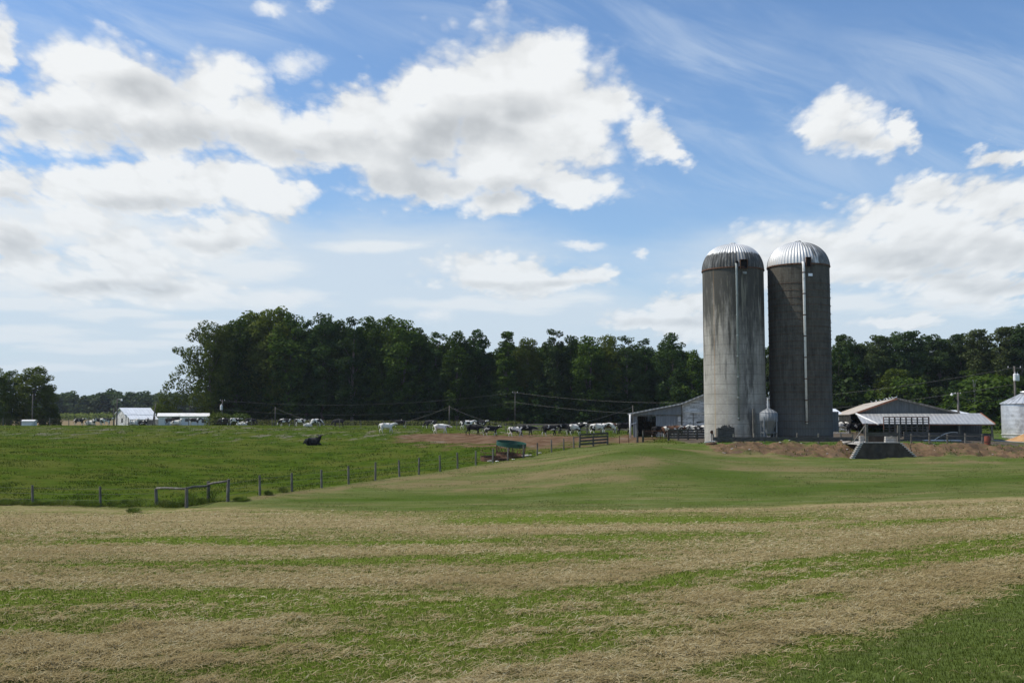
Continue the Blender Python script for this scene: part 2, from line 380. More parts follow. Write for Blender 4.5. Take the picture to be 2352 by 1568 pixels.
def stroke(P, x, y):                  # P: (x, y, halfwidth) -> 1 on the stroke, falling to 0
    best = np.zeros(x.shape)
    for i in range(len(P)-1):
        ax, ay, wa = P[i]; bx, by, wb = P[i+1]; ex, ey = bx-ax, by-ay
        wx, wy = x-ax, y-ay; t = np.clip((wx*ex+wy*ey)/(ex*ex+ey*ey+1e-9), 0, 1)
        dd = np.sqrt((wx-ex*t)**2+(wy-ey*t)**2)/(wa*(1-t)+wb*t)
        best = np.maximum(best, np.exp(-dd**2*.9))
    return best
def stk(pts):
    out = []
    for (px, py, w) in pts:
        g = ground(px, py); a = ground(px, py-w); b = ground(px, py+w)
        out.append((g[0], g[1], max(.12, (a[1]-b[1])/2)))
    return out
GREEN = [stk(p) for p in [
 [(170,1246,5),(400,1240,9),(620,1246,5)], [(620,1248,4),(900,1246,5),(1150,1240,3)],
 [(1080,1197,7),(1300,1192,9),(1550,1193,8),(1950,1190,3)], [(1250,1231,4),(1480,1233,6),(1750,1224,3)],
 [(180,1300,4),(600,1291,7),(900,1285,9),(1200,1283,8),(1330,1282,4)], [(1150,1280,10),(1320,1275,14),(1480,1282,5)],
 [(0,1372,26),(350,1372,26),(700,1385,24),(1000,1388,26),(1250,1360,14),(1500,1342,9)], [(1050,1375,22),(1300,1380,16)],
 [(1450,1352,7),(1600,1325,8),(1800,1296,6),(2000,1270,4)], [(2000,1275,3),(2200,1255,8),(2352,1232,8)],
 [(1700,1350,6),(1850,1325,10),(2100,1285,8),(2352,1262,6)], [(1060,1555,12),(1300,1500,11),(1560,1440,11),(1760,1395,7),(1900,1365,6)],
 [(0,1445,10),(200,1450,10)], [(200,1415,8),(560,1418,8)], [(0,1530,8),(180,1505,10),(250,1490,4)],
 [(1760,1525,10),(1980,1470,9)], [(640,1480,16),(900,1460,18),(1200,1425,16),(1500,1385,10)], [(700,1560,30),(1000,1500,34),(1300,1460,20)],
 [(420,1505,6),(640,1495,10)],[(1850,1210,5),(2100,1195,6),(2300,1190,4)]]]
TAN = [stk(p) for p in [
 [(0,1195,30),(300,1200,30),(700,1195,18),(1100,1210,10)], [(0,1268,14),(300,1262,13),(620,1268,11),(950,1262,9),(1250,1262,6)],
 [(0,1325,8),(400,1335,14),(700,1340,16),(1000,1335,14),(1300,1325,12),(1480,1318,8)], [(900,1388,6),(1050,1370,8),(1250,1345,12),(1450,1310,16),(1700,1270,14),(2000,1240,14),(2352,1200,22)],
 [(0,1480,26),(250,1465,28),(450,1440,20),(660,1418,8)], [(100,1545,22),(350,1510,20),(620,1475,8)], [(1060,1222,7),(1400,1212,8),(1800,1210,10),(2352,1160,14)],
 [(1180,1175,5),(1500,1172,5),(1900,1165,8),(2352,1148,8)], [(1150,1400,5),(1500,1390,12),(1800,1345,14),(2050,1310,10),(2352,1290,12)],
 [(1150,1480,14),(1500,1450,8),(1700,1420,18),(2000,1360,20),(2352,1300,16)], [(1200,1550,20),(1500,1520,22),(1750,1470,18),(2000,1420,14),(2200,1380,10),(2330,1345,6)],
 [(1950,1340,9),(2352,1300,14)]]]
DRY = [stk(p) for p in [[(1500,1052,3),(1470,1062,6),(1380,1076,9),(1250,1090,10),(1080,1106,9),(900,1116,6)], [(1330,1050,3),(1200,1068,4)], [(1700,1078,3),(1850,1079,5),(2000,1080,3)], [(1050,1125,4),(1300,1112,5),(1450,1098,4)], [(2100,1062,3),(2300,1063,3)], [(560,1146,3),(800,1117,3),(1000,1092,3),(1200,1060,3)], [(1560,1030,2),(1640,1044,3),(1800,1052,3)]]]
LUSH = [stk(p) for p in [[(700,1150,6),(1000,1140,7),(1300,1135,6)], [(1420,1042,5),(1530,1034,6),(1590,1040,4)], [(1750,1130,12),(2000,1115,10),(2352,1100,10)], [(1600,1085,14),(1750,1105,14)]]]
MOWN = [ground(*p) for p in [(1700,1600),(1760,1568),(1900,1508),(2060,1455),(2180,1410),(2300,1365),(2420,1320),(2600,1300),(3400,1500),(3400,2400),(1600,2400)]]
BARE = [ground(*p) for p in [(900,1004),(980,996),(1100,996),(1230,1000),(1380,1003),(1500,1004),(1500,1013),(1400,1015),(1320,1019),(1250,1024),(1190,1028),(1100,1021),(1020,1017),(950,1012)]]
def rs(a, b, n): return list(np.linspace(a, b, n, endpoint=False))
ys = np.array(rs(-80, 0, 10)+rs(0, 7, 8)+list(np.geomspace(7, 88, 300, endpoint=False))+rs(88, 101, 46)+list(np.geomspace(101, 260, 110, endpoint=False))+list(np.geomspace(260, 2600, 40)))
us = np.array(list(-np.geomspace(1.6, .62, 12, endpoint=False))+rs(-.62, .62, 470)+list(np.geomspace(.62, 1.6, 13)))
wY = np.maximum(ys, 0)+9.0
GX = us[None, :]*wY[:, None]; GY = np.repeat(ys[:, None], len(us), 1)
gx = GX.ravel(); gy = GY.ravel(); gz = zt_arr(gx, gy)
jit = (fbm(gx*.35, gy*.35, 21, 4)-.5)
hayl = np.interp(gx, HAY[0], HAY[1])+jit*1.8
fen = np.interp(gx, FX, FY)+jit*.35
m_hay = sstep(.25, -.25, gy-hayl)
byy = bank_y(gx)+jit*.8
right = sstep(17.6, 18.6, gx+jit*1.5)
top_y = 98.3+(fbm(gx*.5, gy*.02, 31, 3)-.5)*1.2
m_bank = right*sstep(-.15, .15, gy-byy)*sstep(.3, -.3, gy-top_y)*sstep(60, 55, gx)
m_plat = right*sstep(-.3, .3, gy-top_y)*sstep(150, 140, gy)
m_past = (1-right)*sstep(-.12, .12, gy-fen)*(1-m_hay)+right*sstep(140, 150, gy)
m_past = np.clip(m_past, 0, 1)
m_lawn = np.clip(1-m_hay-m_bank-m_plat-m_past, 0, 1)
grn = np.zeros(len(gx)); tan = np.zeros(len(gx)); nm = (gy > 5) & (gy < 64) & (np.abs(gx) < 60)
wx_ = gx[nm]+(fbm(gx[nm]*.5, gy[nm]*.5, 51, 3)-.5)*1.6; wy_ = gy[nm]+(fbm(gx[nm]*.5, gy[nm]*.5, 61, 3)-.5)*1.0
for s_ in GREEN: grn[nm] = np.maximum(grn[nm], stroke(s_, wx_, wy_))
for s_ in TAN: tan[nm] = np.maximum(tan[nm], stroke(s_, wx_, wy_))
lm = (gy > 56) & (gy < 116) & (np.abs(gx) < 60); dry = np.zeros(len(gx)); lush = np.zeros(len(gx)); ax2 = gx[lm]+(fbm(gx[lm]*.4, gy[lm]*.4, 151, 4)-.5)*3; ay2 = gy[lm]+(fbm(gx[lm]*.4, gy[lm]*.4, 161, 4)-.5)*3
for s_ in DRY: dry[lm] = np.maximum(dry[lm], stroke(s_, ax2, ay2))
for s_ in LUSH: lush[lm] = np.maximum(lush[lm], stroke(s_, ax2, ay2))
mown = np.zeros(len(gx)); mown[nm] = sstep(-.5, .5, poly_sd(MOWN, gx[nm]+jit[nm]*2, gy[nm]+jit[nm]*1.5))
bare = np.zeros(len(gx)); nb = (gy > 90) & (gy < 175) & (np.abs(gx) < 60)
bare[nb] = sstep(-3.0, 1.5, poly_sd(BARE, gx[nb]+jit[nb]*9, gy[nb]+jit[nb]*14)+(fbm(gx[nb]*.8, gy[nb]*.4, 77, 3)-.5)*4)
rb_ = sstep(2, 40, gx)*sstep(45, 20, gy)
straw = np.clip(.36-.06*rb_+.36*tan-.40*grn+(fbm(gx*.22, (gy-1.1*np.maximum(gx+1, 0)*sstep(45, 25, gy))*1.3, 41, 4)-.5)*.5+(fbm(gx*.15+3, (gy-1.1*np.maximum(gx+1, 0)*sstep(45, 25, gy))*3.2, 43, 3)-.5)*.5, 0, 1)*(1-mown)
F_ = []
nr, nc = GX.shape; idx = np.arange(nr*nc).reshape(nr, nc)
Q = np.stack([idx[:-1, :-1], idx[:-1, 1:], idx[1:, 1:], idx[1:, :-1]], -1).reshape(-1, 4)
reg = np.argmax(np.stack([m_hay, m_lawn, m_past, m_bank, m_plat], -1), -1)
qc = Q[:, 0]; rq = reg[qc].copy()
rq[(gy[qc] > 250)] = 5
rq[(rq == 2) & (bare[qc] > .5)] = 6
lr = NT  # (alias keeps the helper in view)

def ground_material():
    m, t, b = material('ground_cover', 1.0, 0, .0)
    p = t.pos()
    A = {k: t.attr(k) for k in ('hay', 'lawn', 'past', 'bank', 'plat', 'straw', 'mown', 'bare', 'dry', 'lush', 'grn')}
    fine = t.noise(p, 9.0, 6, .72); mid = t.noise(p, 1.1, 5, .6); big = t.noise(p, .16, 4, .55)
    ps = t.scale(p, (.55, 2.2, 1)); streak = t.noise(ps, 1.3, 6, .68)
    clump = t.noise(t.scale(p, (1, 1.6, 1)), 4.2, 5, .7)
    # hay field: cut straw over short grass
    sv = t.m('ADD', A['straw'], t.m('MULTIPLY', t.m('SUBTRACT', clump, .5), 1.5)); sv = t.m('ADD', sv, t.m('MULTIPLY', t.m('SUBTRACT', streak, .5), 1.1))
    sm = t.rng(sv, .26, .86)
    tanc = t.mix(t.rng(fine, .3, .7), (.21, .160, .075), (.40, .325, .175)); tanc = t.mix(t.rng(big, .35, .65), tanc, (.29, .225, .115))
    grc = t.mix(t.rng(fine, .3, .7), (.075, .092, .018), (.145, .165, .040)); grc = t.mix(t.rng(mid, .4, .65, 0, .6), grc, (.175, .170, .060))
    grc = t.mix(t.m('MULTIPLY', A['grn'], .6), grc, t.mix(t.rng(fine, .3, .7), (.080, .125, .012), (.135, .190, .024)))
    hay = t.mix(sm, grc, tanc)
    mow = t.mix(t.rng(fine, .3, .7), (.060, .088, .018), (.125, .158, .042)); mow = t.mix(t.rng(streak, .5, .72, 0, .5), mow, (.15, .13, .07))
    hay = t.mix(A['mown'], hay, mow)
    # lawn: mown bank grass with drier streaks
    la = t.mix(t.rng(fine, .3, .7), (.070, .090, .022), (.138, .158, .048))
    la = t.mix(t.rng(t.noise(t.scale(p, (.35, 1.6, 1)), .5, 6, .62), .46, .68, 0, .75), la, (.20, .165, .075))
    la = t.mix(t.rng(t.noise(t.scale(p, (.25, 1.0, 1)), .35, 5, .6), .5, .7, 0, .7), la, (.070, .120, .014))
    mw_ = t.noise(t.scale(p, (.30, 2.6, 1)), 1.1, 4, .7); la = t.mix(t.rng(mw_, .52, .66, 0, .55), la, (.175, .19, .085)); la = t.mix(t.rng(mw_, .46, .34, 0, .5), la, (.062, .082, .020))
    lsh = t.m('MULTIPLY', A['lush'], .8); la = t.mix(lsh, la, t.mix(t.rng(fine, .3, .7), (.040, .072, .010), (.078, .118, .020)))
    dn = t.m('MULTIPLY', A['dry'], t.rng(t.noise(t.scale(p, (.5, 1.4, 1)), 1.5, 5, .7), .25, .55)); la = t.mix(t.m('MULTIPLY', dn, .85), la, (.205, .155, .080))
    # pasture
    pa = t.mix(t.rng(t.noise(t.scale(p, (.7, .35, 1)), 1.6, 6, .7), .3, .7), (.030, .054, .006), (.074, .108, .014))
    pa = t.mix(t.rng(big, .42, .62, 0, .75), pa, (.096, .104, .022)); pa = t.mix(t.rng(t.noise(p, .35, 5, .65), .5, .68, 0, .6), pa, (.042, .080, .007))
    sy = t.sep(p)[1]
    band = t.m('MULTIPLY', t.rng(sy, 128, 145), t.rng(sy, 190, 176))
    pat = t.rng(t.m('ADD', t.noise(t.scale(p, (.5, .16, 1)), 1.0, 6, .65), t.m('MULTIPLY', band, .06)), .58, .70)
    pa = t.mix(t.m('MULTIPLY', pat, t.m('MULTIPLY', band, .8)), pa, (.17, .148, .115))
    # bare yard
    ba = t.mix(t.rng(t.noise(t.scale(p, (.6, .3, 1)), 1.2, 6, .65), .35, .65), (.105, .062, .036), (.175, .115, .072))
    ba = t.mix(t.rng(t.noise(t.scale(p, (.12, .05, 1)), 2.0, 4, .6), .6, .72, 0, .7), ba, (.22, .19, .16))
    pa = t.mix(A['bare'], pa, ba)
    # dirt bank
    bk = t.mix(t.rng(t.noise(p, .9, 6, .68), .35, .65), (.120, .078, .046), (.215, .138, .080)); bk = t.mix(t.rng(t.noise(p, .45, 5, .6), .5, .62, 0, .85), bk, (.095, .068, .046))
    bk = t.mix(t.rng(t.vor(p, 2.6), .10, .05, 0, .9), bk, (.42, .36, .30)); bk = t.mix(t.rng(fine, .62, .74, 0, .6), bk, (.06, .035, .02))
    bk = t.mix(t.rng(t.noise(t.scale(p, (.5, 1, 3)), 1.4, 5, .7), .55, .64, 0, .85), bk, (.085, .10, .03))
    # plateau: trodden earth with grass by the fence
    pl = t.mix(t.rng(t.noise(p, .8, 6, .65), .35, .65), (.075, .060, .045), (.135, .112, .086))
    gstrip = t.m('MAXIMUM', t.rng(sy, 100.6, 99.4), t.rng(t.sep(p)[0], 50, 56))
    pl = t.mix(t.m('MULTIPLY', gstrip, t.rng(t.noise(p, 1.2, 4, .6), .38, .5)), pl, (.075, .12, .026))
    c = t.mix(A['lawn'], hay, la); c = t.mix(A['past'], c, pa); c = t.mix(A['bank'], c, bk); c = t.mix(A['plat'], c, pl)
    # far fields: ploughed stubble, then green
    fr = t.mix(t.rng(t.noise(t.scale(p, (.02, .2, 1)), 1.0, 4, .6), .35, .65), (.20, .15, .085), (.24, .19, .115))
    c = t.mix(t.rng(sy, 215, 235), c, fr)
    c = t.mix(t.m('MULTIPLY', t.rng(sy, 205, 225), t.rng(t.sep(p)[0], -40, -20)), c, (.10, .15, .04))
    t.put(b.inputs['Base Color'], c)
    h = t.m('ADD', t.m('MULTIPLY', fine, .5), t.m('MULTIPLY', clump, 1.0))
    t.put(b.inputs['Normal'], t.bump(h, .75, .10))
    return m
M_ground = ground_material()
GN = {0: 'hay_field', 1: 'lawn', 2: 'pasture', 3: 'dirt_bank', 4: 'farmyard_ground', 5: 'far_field', 6: 'bare_ground'}
GV = np.stack([gx, gy, gz], -1)
for k, nme in GN.items():
    q = Q[rq == k]
    if not len(q): continue
    u_, inv = np.unique(q, return_inverse=True)
    me = new_mesh(nme, GV[u_], inv.reshape(-1, 4), True)
    for an, arr in (('hay', m_hay), ('lawn', m_lawn), ('past', m_past), ('bank', m_bank), ('plat', m_plat), ('straw', straw), ('mown', mown), ('bare', bare), ('dry', dry), ('lush', lush), ('grn', grn)):
        a = me.attributes.new(an, 'FLOAT', 'POINT'); a.data.foreach_set('value', arr[u_].astype(np.float32))
    o = link(nme, me, M_ground); o['kind'] = 'structure'
# ------------------------------------------------------------------ trees
def leaf_material(name, dark, light, warm=None):
    m = bpy.data.materials.new(name); m.use_nodes = True; t = NT(m.node_tree)
    for n in list(t.n): t.n.remove(n)
    o = t.coord('Object'); r = t.rand()
    n1 = t.noise(t.v('ADD', o, t.com(t.m('MULTIPLY', r, 31), 0, 0)), .55, 4, .6); n2 = t.noise(o, 3.0, 3, .6)
    c = t.mix(t.rng(n1, .36, .66), dark, light)
    c = t.mix(t.rng(n2, .4, .75, 0, .5), c, tuple(k*1.7 for k in light))
    c = t.mix(t.m('MULTIPLY', t.rng(r, .4, 1.0), .8), c, warm or (.075, .085, .018)); c = t.mix(t.rng(t.m('FRACT', t.m('MULTIPLY', r, 7.3)), .5, 1.0, 0, .45), c, tuple(k*.45 for k in dark))
    dcol = t.v('MULTIPLY', c, (1, 1, 1))
    a = t.n.new('ShaderNodeBsdfDiffuse'); t.put(a.inputs[0], dcol)
    b = t.n.new('ShaderNodeBsdfTranslucent'); t.put(b.inputs[0], t.v('MULTIPLY', c, (1.2, 1.35, .6)))
    x = t.n.new('ShaderNodeMixShader'); x.inputs[0].default_value = .27
    t.l.new(a.outputs[0], x.inputs[1]); t.l.new(b.outputs[0], x.inputs[2])
    g = t.n.new('ShaderNodeBsdfGlossy'); g.inputs['Roughness'].default_value = .45; g.inputs[0].default_value = (.6, .65, .6, 1)
    y = t.n.new('ShaderNodeMixShader'); y.inputs[0].default_value = .006
    t.l.new(x.outputs[0], y.inputs[1]); t.l.new(g.outputs[0], y.inputs[2])
    out = t.n.new('ShaderNodeOutputMaterial'); t.l.new(y.outputs[0], out.inputs[0]); return m
M_leaf = leaf_material('broad_leaves', (.032, .056, .009), (.080, .124, .020), (.115, .132, .024))
M_leaf2 = leaf_material('dark_leaves', (.024, .046, .012), (.054, .092, .024), (.062, .088, .026))
M_pine = leaf_material('pine_needles', (.030, .052, .018), (.062, .096, .032), (.080, .092, .032))
M_bush = leaf_material('bush_leaves', (.040, .062, .012), (.080, .115, .026), (.090, .105, .026))
M_far = leaf_material('distant_leaves', (.044, .066, .030), (.085, .120, .048), (.08, .105, .046))
M_weed = leaf_material('weed_leaves', (.07, .095, .022), (.12, .155, .04), (.13, .14, .05))
M_corn = leaf_material('crop_leaves', (.15, .19, .05), (.24, .28, .09), (.26, .26, .09))
M_bark = noisy('bark', (.075, .062, .050), (.16, .14, .12), 6, (1, 1, .2), .95)
M_pale = noisy('pale_bark', (.20, .185, .165), (.33, .31, .28), 6, (1, 1, .2), .95)

def leaf_quads(C, rad, n, size, rng, flat=.75, squash=.8, shell=.55):
    """n leaf-clump faces spread through lobes with centres C and radii rad"""
    w = rad**2; pick = rng.choice(len(C), n, p=w/w.sum())
    dv = rng.normal(size=(n, 3)); dv /= np.linalg.norm(dv, axis=1)[:, None]
    rr = rad[pick]*(shell+(1.08-shell)*rng.random(n)**.6)
    P = C[pick]+dv*rr[:, None]*np.array([1, 1, squash])
    nrm = dv*flat+rng.normal(size=(n, 3))*.6+np.array([0, 0, .25]); nrm /= np.linalg.norm(nrm, axis=1)[:, None]
    a = np.cross(nrm, rng.normal(size=(n, 3))); a /= np.linalg.norm(a, axis=1)[:, None]; b = np.cross(nrm, a)
    s = size*(.45+.9*rng.random(n)**1.5)[:, None]; k = (.55+.4*rng.random(n))[:, None]
    V = np.stack([P-a*s, P-b*s*k, P+a*s*(.8+.4*rng.random((n, 1))), P+b*s*k], 1)
    return V.reshape(-1, 3), np.arange(n*4).reshape(n, 4)
def make_tree(name, seed, H, RW, z0, shape, nl, n, size, leafm, label, cat='tree', trunk_r=.35, bark=None, lobe=.2, group=None, lean=0, lobes=None):
    rng = np.random.default_rng(seed); C = []; rad = []
    for i in range(nl):
        h = z0+(1-z0)*(i+.5)/nl*(1 if shape != 'pine' else 1); h = min(.98, h+rng.normal()*.02)
        q = (h-z0)/(1-z0)
        prof = {'oval': math.sin(math.pi*min(1, .12+q*.86))**.6, 'tall': (1-q)**.45*(.55+.45*min(1, q*6)), 'cone': (1-q)**.8+.06,
                'round': math.sqrt(max(0.03, 1-(2*q-1)**2)), 'pine': (.35+.65*math.sin(math.pi*min(1, q*.9+.1)))*(rng.random()*.55+.5), 'dome': math.sqrt(max(.04, 1-q*q))}[shape]
        for j in range(2 if prof > .45 else 1):
            a = i*2.4+j*3.14+rng.normal()*.5; r = RW*prof*(.35+.5*rng.random())
            C.append([math.cos(a)*r+lean*q*RW, math.sin(a)*r, h*H-lobe*RW*.5]); rad.append(RW*lobe*(1.05+.75*rng.random())*(.6+.4*prof))
    if lobes:
        for (x, y, z, r) in lobes: C.append([x, y, z]); rad.append(r)
    C = np.array(C); rad = np.array(rad)
    V, F = leaf_quads(C, rad, n, size, rng, squash=.72 if shape == 'pine' else .85)
    V[:, 2] = np.maximum(V[:, 2], .05)
    t = thing(name, label, cat, group=group)
    mb = MB(); bend = [(rng.normal()*.02*H*k, rng.normal()*.02*H*k, H*k*.93) for k in (0, .25, .5, .75, 1)]; bend[0] = (0, 0, -.4)
    mb.tube(bend, [trunk_r*1.25, trunk_r, trunk_r*.75, trunk_r*.45, .05], 8)
    for i in rng.permutation(len(C))[:min(len(C), 16)]:
        c = C[i]; zb = max(z0*H*.55, c[2]-.18*H-abs(rng.normal())*.04*H); zb = min(zb, .8*H)
        st = Vector((0, 0, zb)); en = Vector(c); md = st.lerp(en, .5)+Vector((0, 0, .02*H))
        mb.tube([st, md, en], [trunk_r*.34, trunk_r*.2, .03], 5)
    mb.build('trunk', bark or M_bark, t)
    link('crown', new_mesh(name+'_crown', V, F), leafm, t)
    return t

LB = 'trees of the wood behind the pasture'
proto = {}
proto['a'] = make_tree('broadleaf_tree', 11, 25, 6.0, .10, 'oval', 46, 20000, .25, M_leaf, 'x', group=LB)
proto['b'] = make_tree('broadleaf_tree', 12, 25, 5.0, .08, 'oval', 50, 16000, .25, M_leaf, 'x', group=LB)
proto['c'] = make_tree('broadleaf_tree', 13, 25, 5.2, .10, 'oval', 34, 16000, .25, M_leaf2, 'x', group=LB, lobe=.21)
proto['d'] = make_tree('broadleaf_tree', 14, 25, 3.4, .10, 'cone', 42, 13000, .24, M_leaf, 'x', group=LB, lobe=.24)
proto['e'] = make_tree('broadleaf_tree', 15, 25, 6.6, .06, 'dome', 52, 21000, .25, M_leaf, 'x', group=LB)
proto['f'] = make_tree('broadleaf_tree', 16, 25, 4.6, .14, 'oval', 30, 12000, .24, M_leaf2, 'x', group=LB, lobe=.22)
proto['g'] = make_tree('broadleaf_tree', 19, 25, 7.0, .05, 'round', 40, 20000, .25, M_leaf, 'x', group=LB, lobe=.17,
    lobes=[(-6.5,0,17.5,1.5),(-8.0,0,18.0,1.2),(-9.2,.3,18.2,.9),(-7.6,0,13.5,1.5),(-9.2,0,11.8,1.4),(-10.6,0,9.6,1.5),(-11.6,0,7.2,1.7),(-12.0,0,4.5,2.1),(-11.2,.5,2.4,2.3),(-9,0,2.6,2.0),(-5.2,0,21.2,1.3),(-4.2,0,22.6,1.2),(-2.2,0,24.2,1.5),(-9.8,0,5.0,1.4),(-6.8,0,9.5,2.0),(-7.5,.5,6.5,2.2)])
proto['p'] = make_tree('pine_tree', 31, 20, 3.3, .50, 'pine', 24, 9000, .19, M_pine, 'x', trunk_r=.22, lobe=.26, group='pines behind the freestall barn')
proto['q'] = make_tree('pine_tree', 32, 20, 2.7, .42, 'pine', 24, 8000, .19, M_pine, 'x', trunk_r=.20, lobe=.28, group='pines behind the freestall barn')
proto['s'] = make_tree('pine_tree', 33, 20, 3.0, .62, 'pine', 18, 7500, .19, M_pine, 'x', trunk_r=.22, lobe=.29, group='pines behind the freestall barn')
proto['u'] = make_tree('broadleaf_tree', 41, 8, 3.6, .02, 'dome', 20, 5200, .26, M_leaf, 'x', trunk_r=.12, lobe=.26)
proto['v'] = make_tree('broadleaf_tree', 42, 11, 3.6, .03, 'oval', 22, 5200, .27, M_leaf2, 'x', trunk_r=.14, lobe=.24)
proto['o'] = make_tree('bush', 43, 3.6, 2.6, .02, 'dome', 16, 3200, .20, M_bush, 'x', 'bush', trunk_r=.07, lobe=.30)
proto['t'] = make_tree('far_tree', 44, 14, 4.4, .06, 'oval', 14, 1700, .62, M_far, 'x', trunk_r=.25, lobe=.26, group='distant trees beyond the crop field')
proto['n'] = make_tree('snag', 45, 14, 1.4, .5, 'pine', 5, 90, .16, M_pine, 'x', 'dead tree', trunk_r=.15, bark=M_pale, lobe=.2)
used = set(); HP = dict(a=25, b=25, c=25, d=25, e=25, f=25, g=25, p=20, q=20, s=20, u=8, v=11, o=3.6, t=14, n=14)
def place(kind, px, top, Y, label, wide=1.0, rz=None, x=None):
    X = (px-W_/2)/FPX*Y/ math.cos(0) if x is None else x
    g = zt(X, Y); ztop = at(px, top, Y).z if top is not None else g+HP[kind]
    h = max(.5, (ztop-g)/HP[kind])
    kw = 1.0 if kind in 'pqs' else 1.28
    sc = (h**.6*kw*wide*random.uniform(.94, 1.06), h**.6*min(kw, 1.12)*wide, h)
    rz = random.uniform(0, 6.28) if rz is None else rz
    if kind in used: o = dup(proto[kind], (X, Y, g-.1), rz, label, sc)
    else: o = proto[kind]; used.add(kind); o.location = (X, Y, g-.1); o.rotation_euler = (0, 0, rz); o.scale = sc; o['label'] = label
    return o
FRONT = [ # (kind, px, top, Y, width, what sets it apart)
 ('g',486,738,221,.74,'spreading tree at the open end of the wood, arching branches over the white shed'),
 ('e',545,724,226,1.0,'wide domed tree second from the open end of the wood'),
 ('a',583,710,232,1.0,'rounded tree just before the highest crown of the wood'),
 ('a',628,700,228,.95,'highest tree of the wood, above the lone grey pole'),
 ('b',668,716,226,1.0,'tall leafy tree stepping down from the highest crown to the sky notch'),
 ('f',703,730,228,.75,'slim tree on the near side of the notch in the wood roofline'),
 ('c',742,719,227,.9,'twin-topped dark tree above the black cow grazing alone at the corn'),
 ('b',780,731,229,.9,'bushy tree between the twin-topped tree and the spiky tree'),
 ('f',810,724,224,.8,'spiky narrow tree in the middle of the dense wood'),
 ('b',846,722,228,.8,'narrow tree with a ragged twiggy tip beside the round crown'),
 ('a',885,721,229,.72,'round-headed tree above the white cow on the grass edge'),
 ('b',925,729,227,1.1,'broad tree with a rounded top sloping to the right'),
 ('c',962,752,230,.9,'lower dark tree under the small low cloud'),
 ('f',1005,758,228,1.0,'open-crowned tree with sky gaps, first of three tall forked ones'),
 ('b',1050,757,226,.95,'tree above the pole at the white walking cow'),
 ('c',1092,756,229,.8,'forked tree at the right end of the high part of the wood'),
 ('d',1127,806,231,.8,'short tree filling the deep notch of the wood roofline'),
 ('d',1165,758,226,1.25,'pointed conical tree right of the deep notch'),
 ('a',1212,772,229,.75,'yellow-green topped tree between the pointed tree and the tall branchy one'),
 ('f',1272,751,228,.95,'tall branchy tree with bare twigs at the top'),
 ('c',1312,770,231,.8,'mid-height tree above the row of black and white cows'),
 ('b',1352,768,227,1.0,'leafy tree right of the branchy tree, thick down to the ground'),
 ('a',1398,764,230,.75,'round clumpy tree above the wooden gate in the lawn fence'),
 ('f',1440,768,228,1.0,'sparse tree showing sky beneath its crown'),
 ('f',1482,774,231,.85,'tree with separate leaf balls over the low end of the barn roof'),
 ('c',1545,763,226,.85,'tall spreading tree above the knee of the wooden barn roof'),
 ('b',1592,800,224,.8,'lower yellowish tree touching the pale silo'),
 ('b',1660,790,232,1.0,'tree mostly hidden by the pale concrete silo'),
 ('a',1762,792,233,.7,'tree seen only through the gap between the two silos'),
 ('v',1926,800,205,1.1,'low bushy tree against the dark silo')]
for k, px, top, Y, wd, lb in FRONT: place(k, px, top, Y, lb, wd, rz=(0.0 if k == 'g' else None))
PINES = [('p',1942,763,222,1.0,'pine standing apart, closest to the dark silo'),('s',1968,778,226,.9,'small pine in the dip next to the silo-side pine'),
 ('p',2017,764,222,1.15,'broad pine left of the barn ridge'),('q',2040,772,228,1.0,'pine tucked behind the broad pine left of the ridge'),
 ('s',2062,760,221,1.0,'round-topped pine straight above the barn peak'),('p',2099,755,220,1.15,'tall pine with a pale bare trunk below its crown'),
 ('q',2133,764,224,1.0,'thin-crowned pine right of the pale trunk'),('s',2158,767,223,1.05,'flat-topped pine in the middle of the pine row'),
 ('q',2186,771,227,1.0,'dense pine before the two-headed pine'),('p',2211,761,223,1.05,'two-headed pine above the yard lamp'),
 ('p',2248,751,219,1.2,'big dark pine with clear sky to its right'),('q',2271,783,226,.9,'low pine beneath the sky gap'),
 ('p',2313,745,215,1.25,'large pine beyond the transformer pole'),('s',2348,741,213,1.2,'tallest pine at the picture edge above the grain bin')]
for k, px, top, Y, wd, lb in PINES: place(k, px, top, Y, lb, wd)
# inner and outer rows of the wood: nothing tells these apart
INNER = 'dark green broadleaf tree buried inside the wood, only scraps of its crown showing'
random.seed(21)
def roofline(px): return float(np.interp(px, [420,490,545,620,660,690,740,800,925,985,1100,1130,1165,1210,1275,1350,1540,1600,1760], [880,760,728,706,722,752,728,730,735,766,770,815,772,782,768,775,772,806,800]))
for Y in (238, 248, 259):
    for px in range(540 if Y < 250 else 560, 1640, 52 if Y < 250 else 46):
        p = px+random.uniform(-12, 12); place(random.choice('abceca'), p, roofline(p)+random.uniform(4, 26)+(Y-238)*.3, Y+random.uniform(-3, 3), INNER, 1.05)
UNDER = 'low broadleaf tree filling the dark foot of the wood'
for px in range(500, 1620, 30):
    place(random.choice('vvv'), px+random.uniform(-8, 8), random.uniform(862, 905), 226+random.uniform(-1, 6), UNDER, 1.1)['group'] = 'low trees along the foot of the wood'
PB = 'dark pine deep in the row behind the freestall barn'
for Y in (232, 242):
    for px in range(1780, 2560, 26):
        place(random.choice('pqs'), px+random.uniform(-8, 8), random.uniform(788, 815), Y+random.uniform(-3, 3), PB, 1.1)
for i, px in enumerate(range(1905, 2400, 30)):
    place(random.choice('uvva'), px+random.uniform(-8, 8), random.uniform(845, 890), 217+random.uniform(-4, 5), 'green understory tree at the foot of the pines', 1.15)['group'] = 'understory trees below the pines'
place('u', 2262, 858, 190, 'bright yellow-green small tree behind the barn, left of the transformer pole', 1.4)['group'] = 'understory trees below the pines'
place('u', 2292, 862, 192, 'bright green small tree right behind the transformer pole', 1.2)['group'] = 'understory trees below the pines'
place('n', 2237, 862, 188, 'pale dead forked tree behind the barn, above its right roof corner', 1.0)
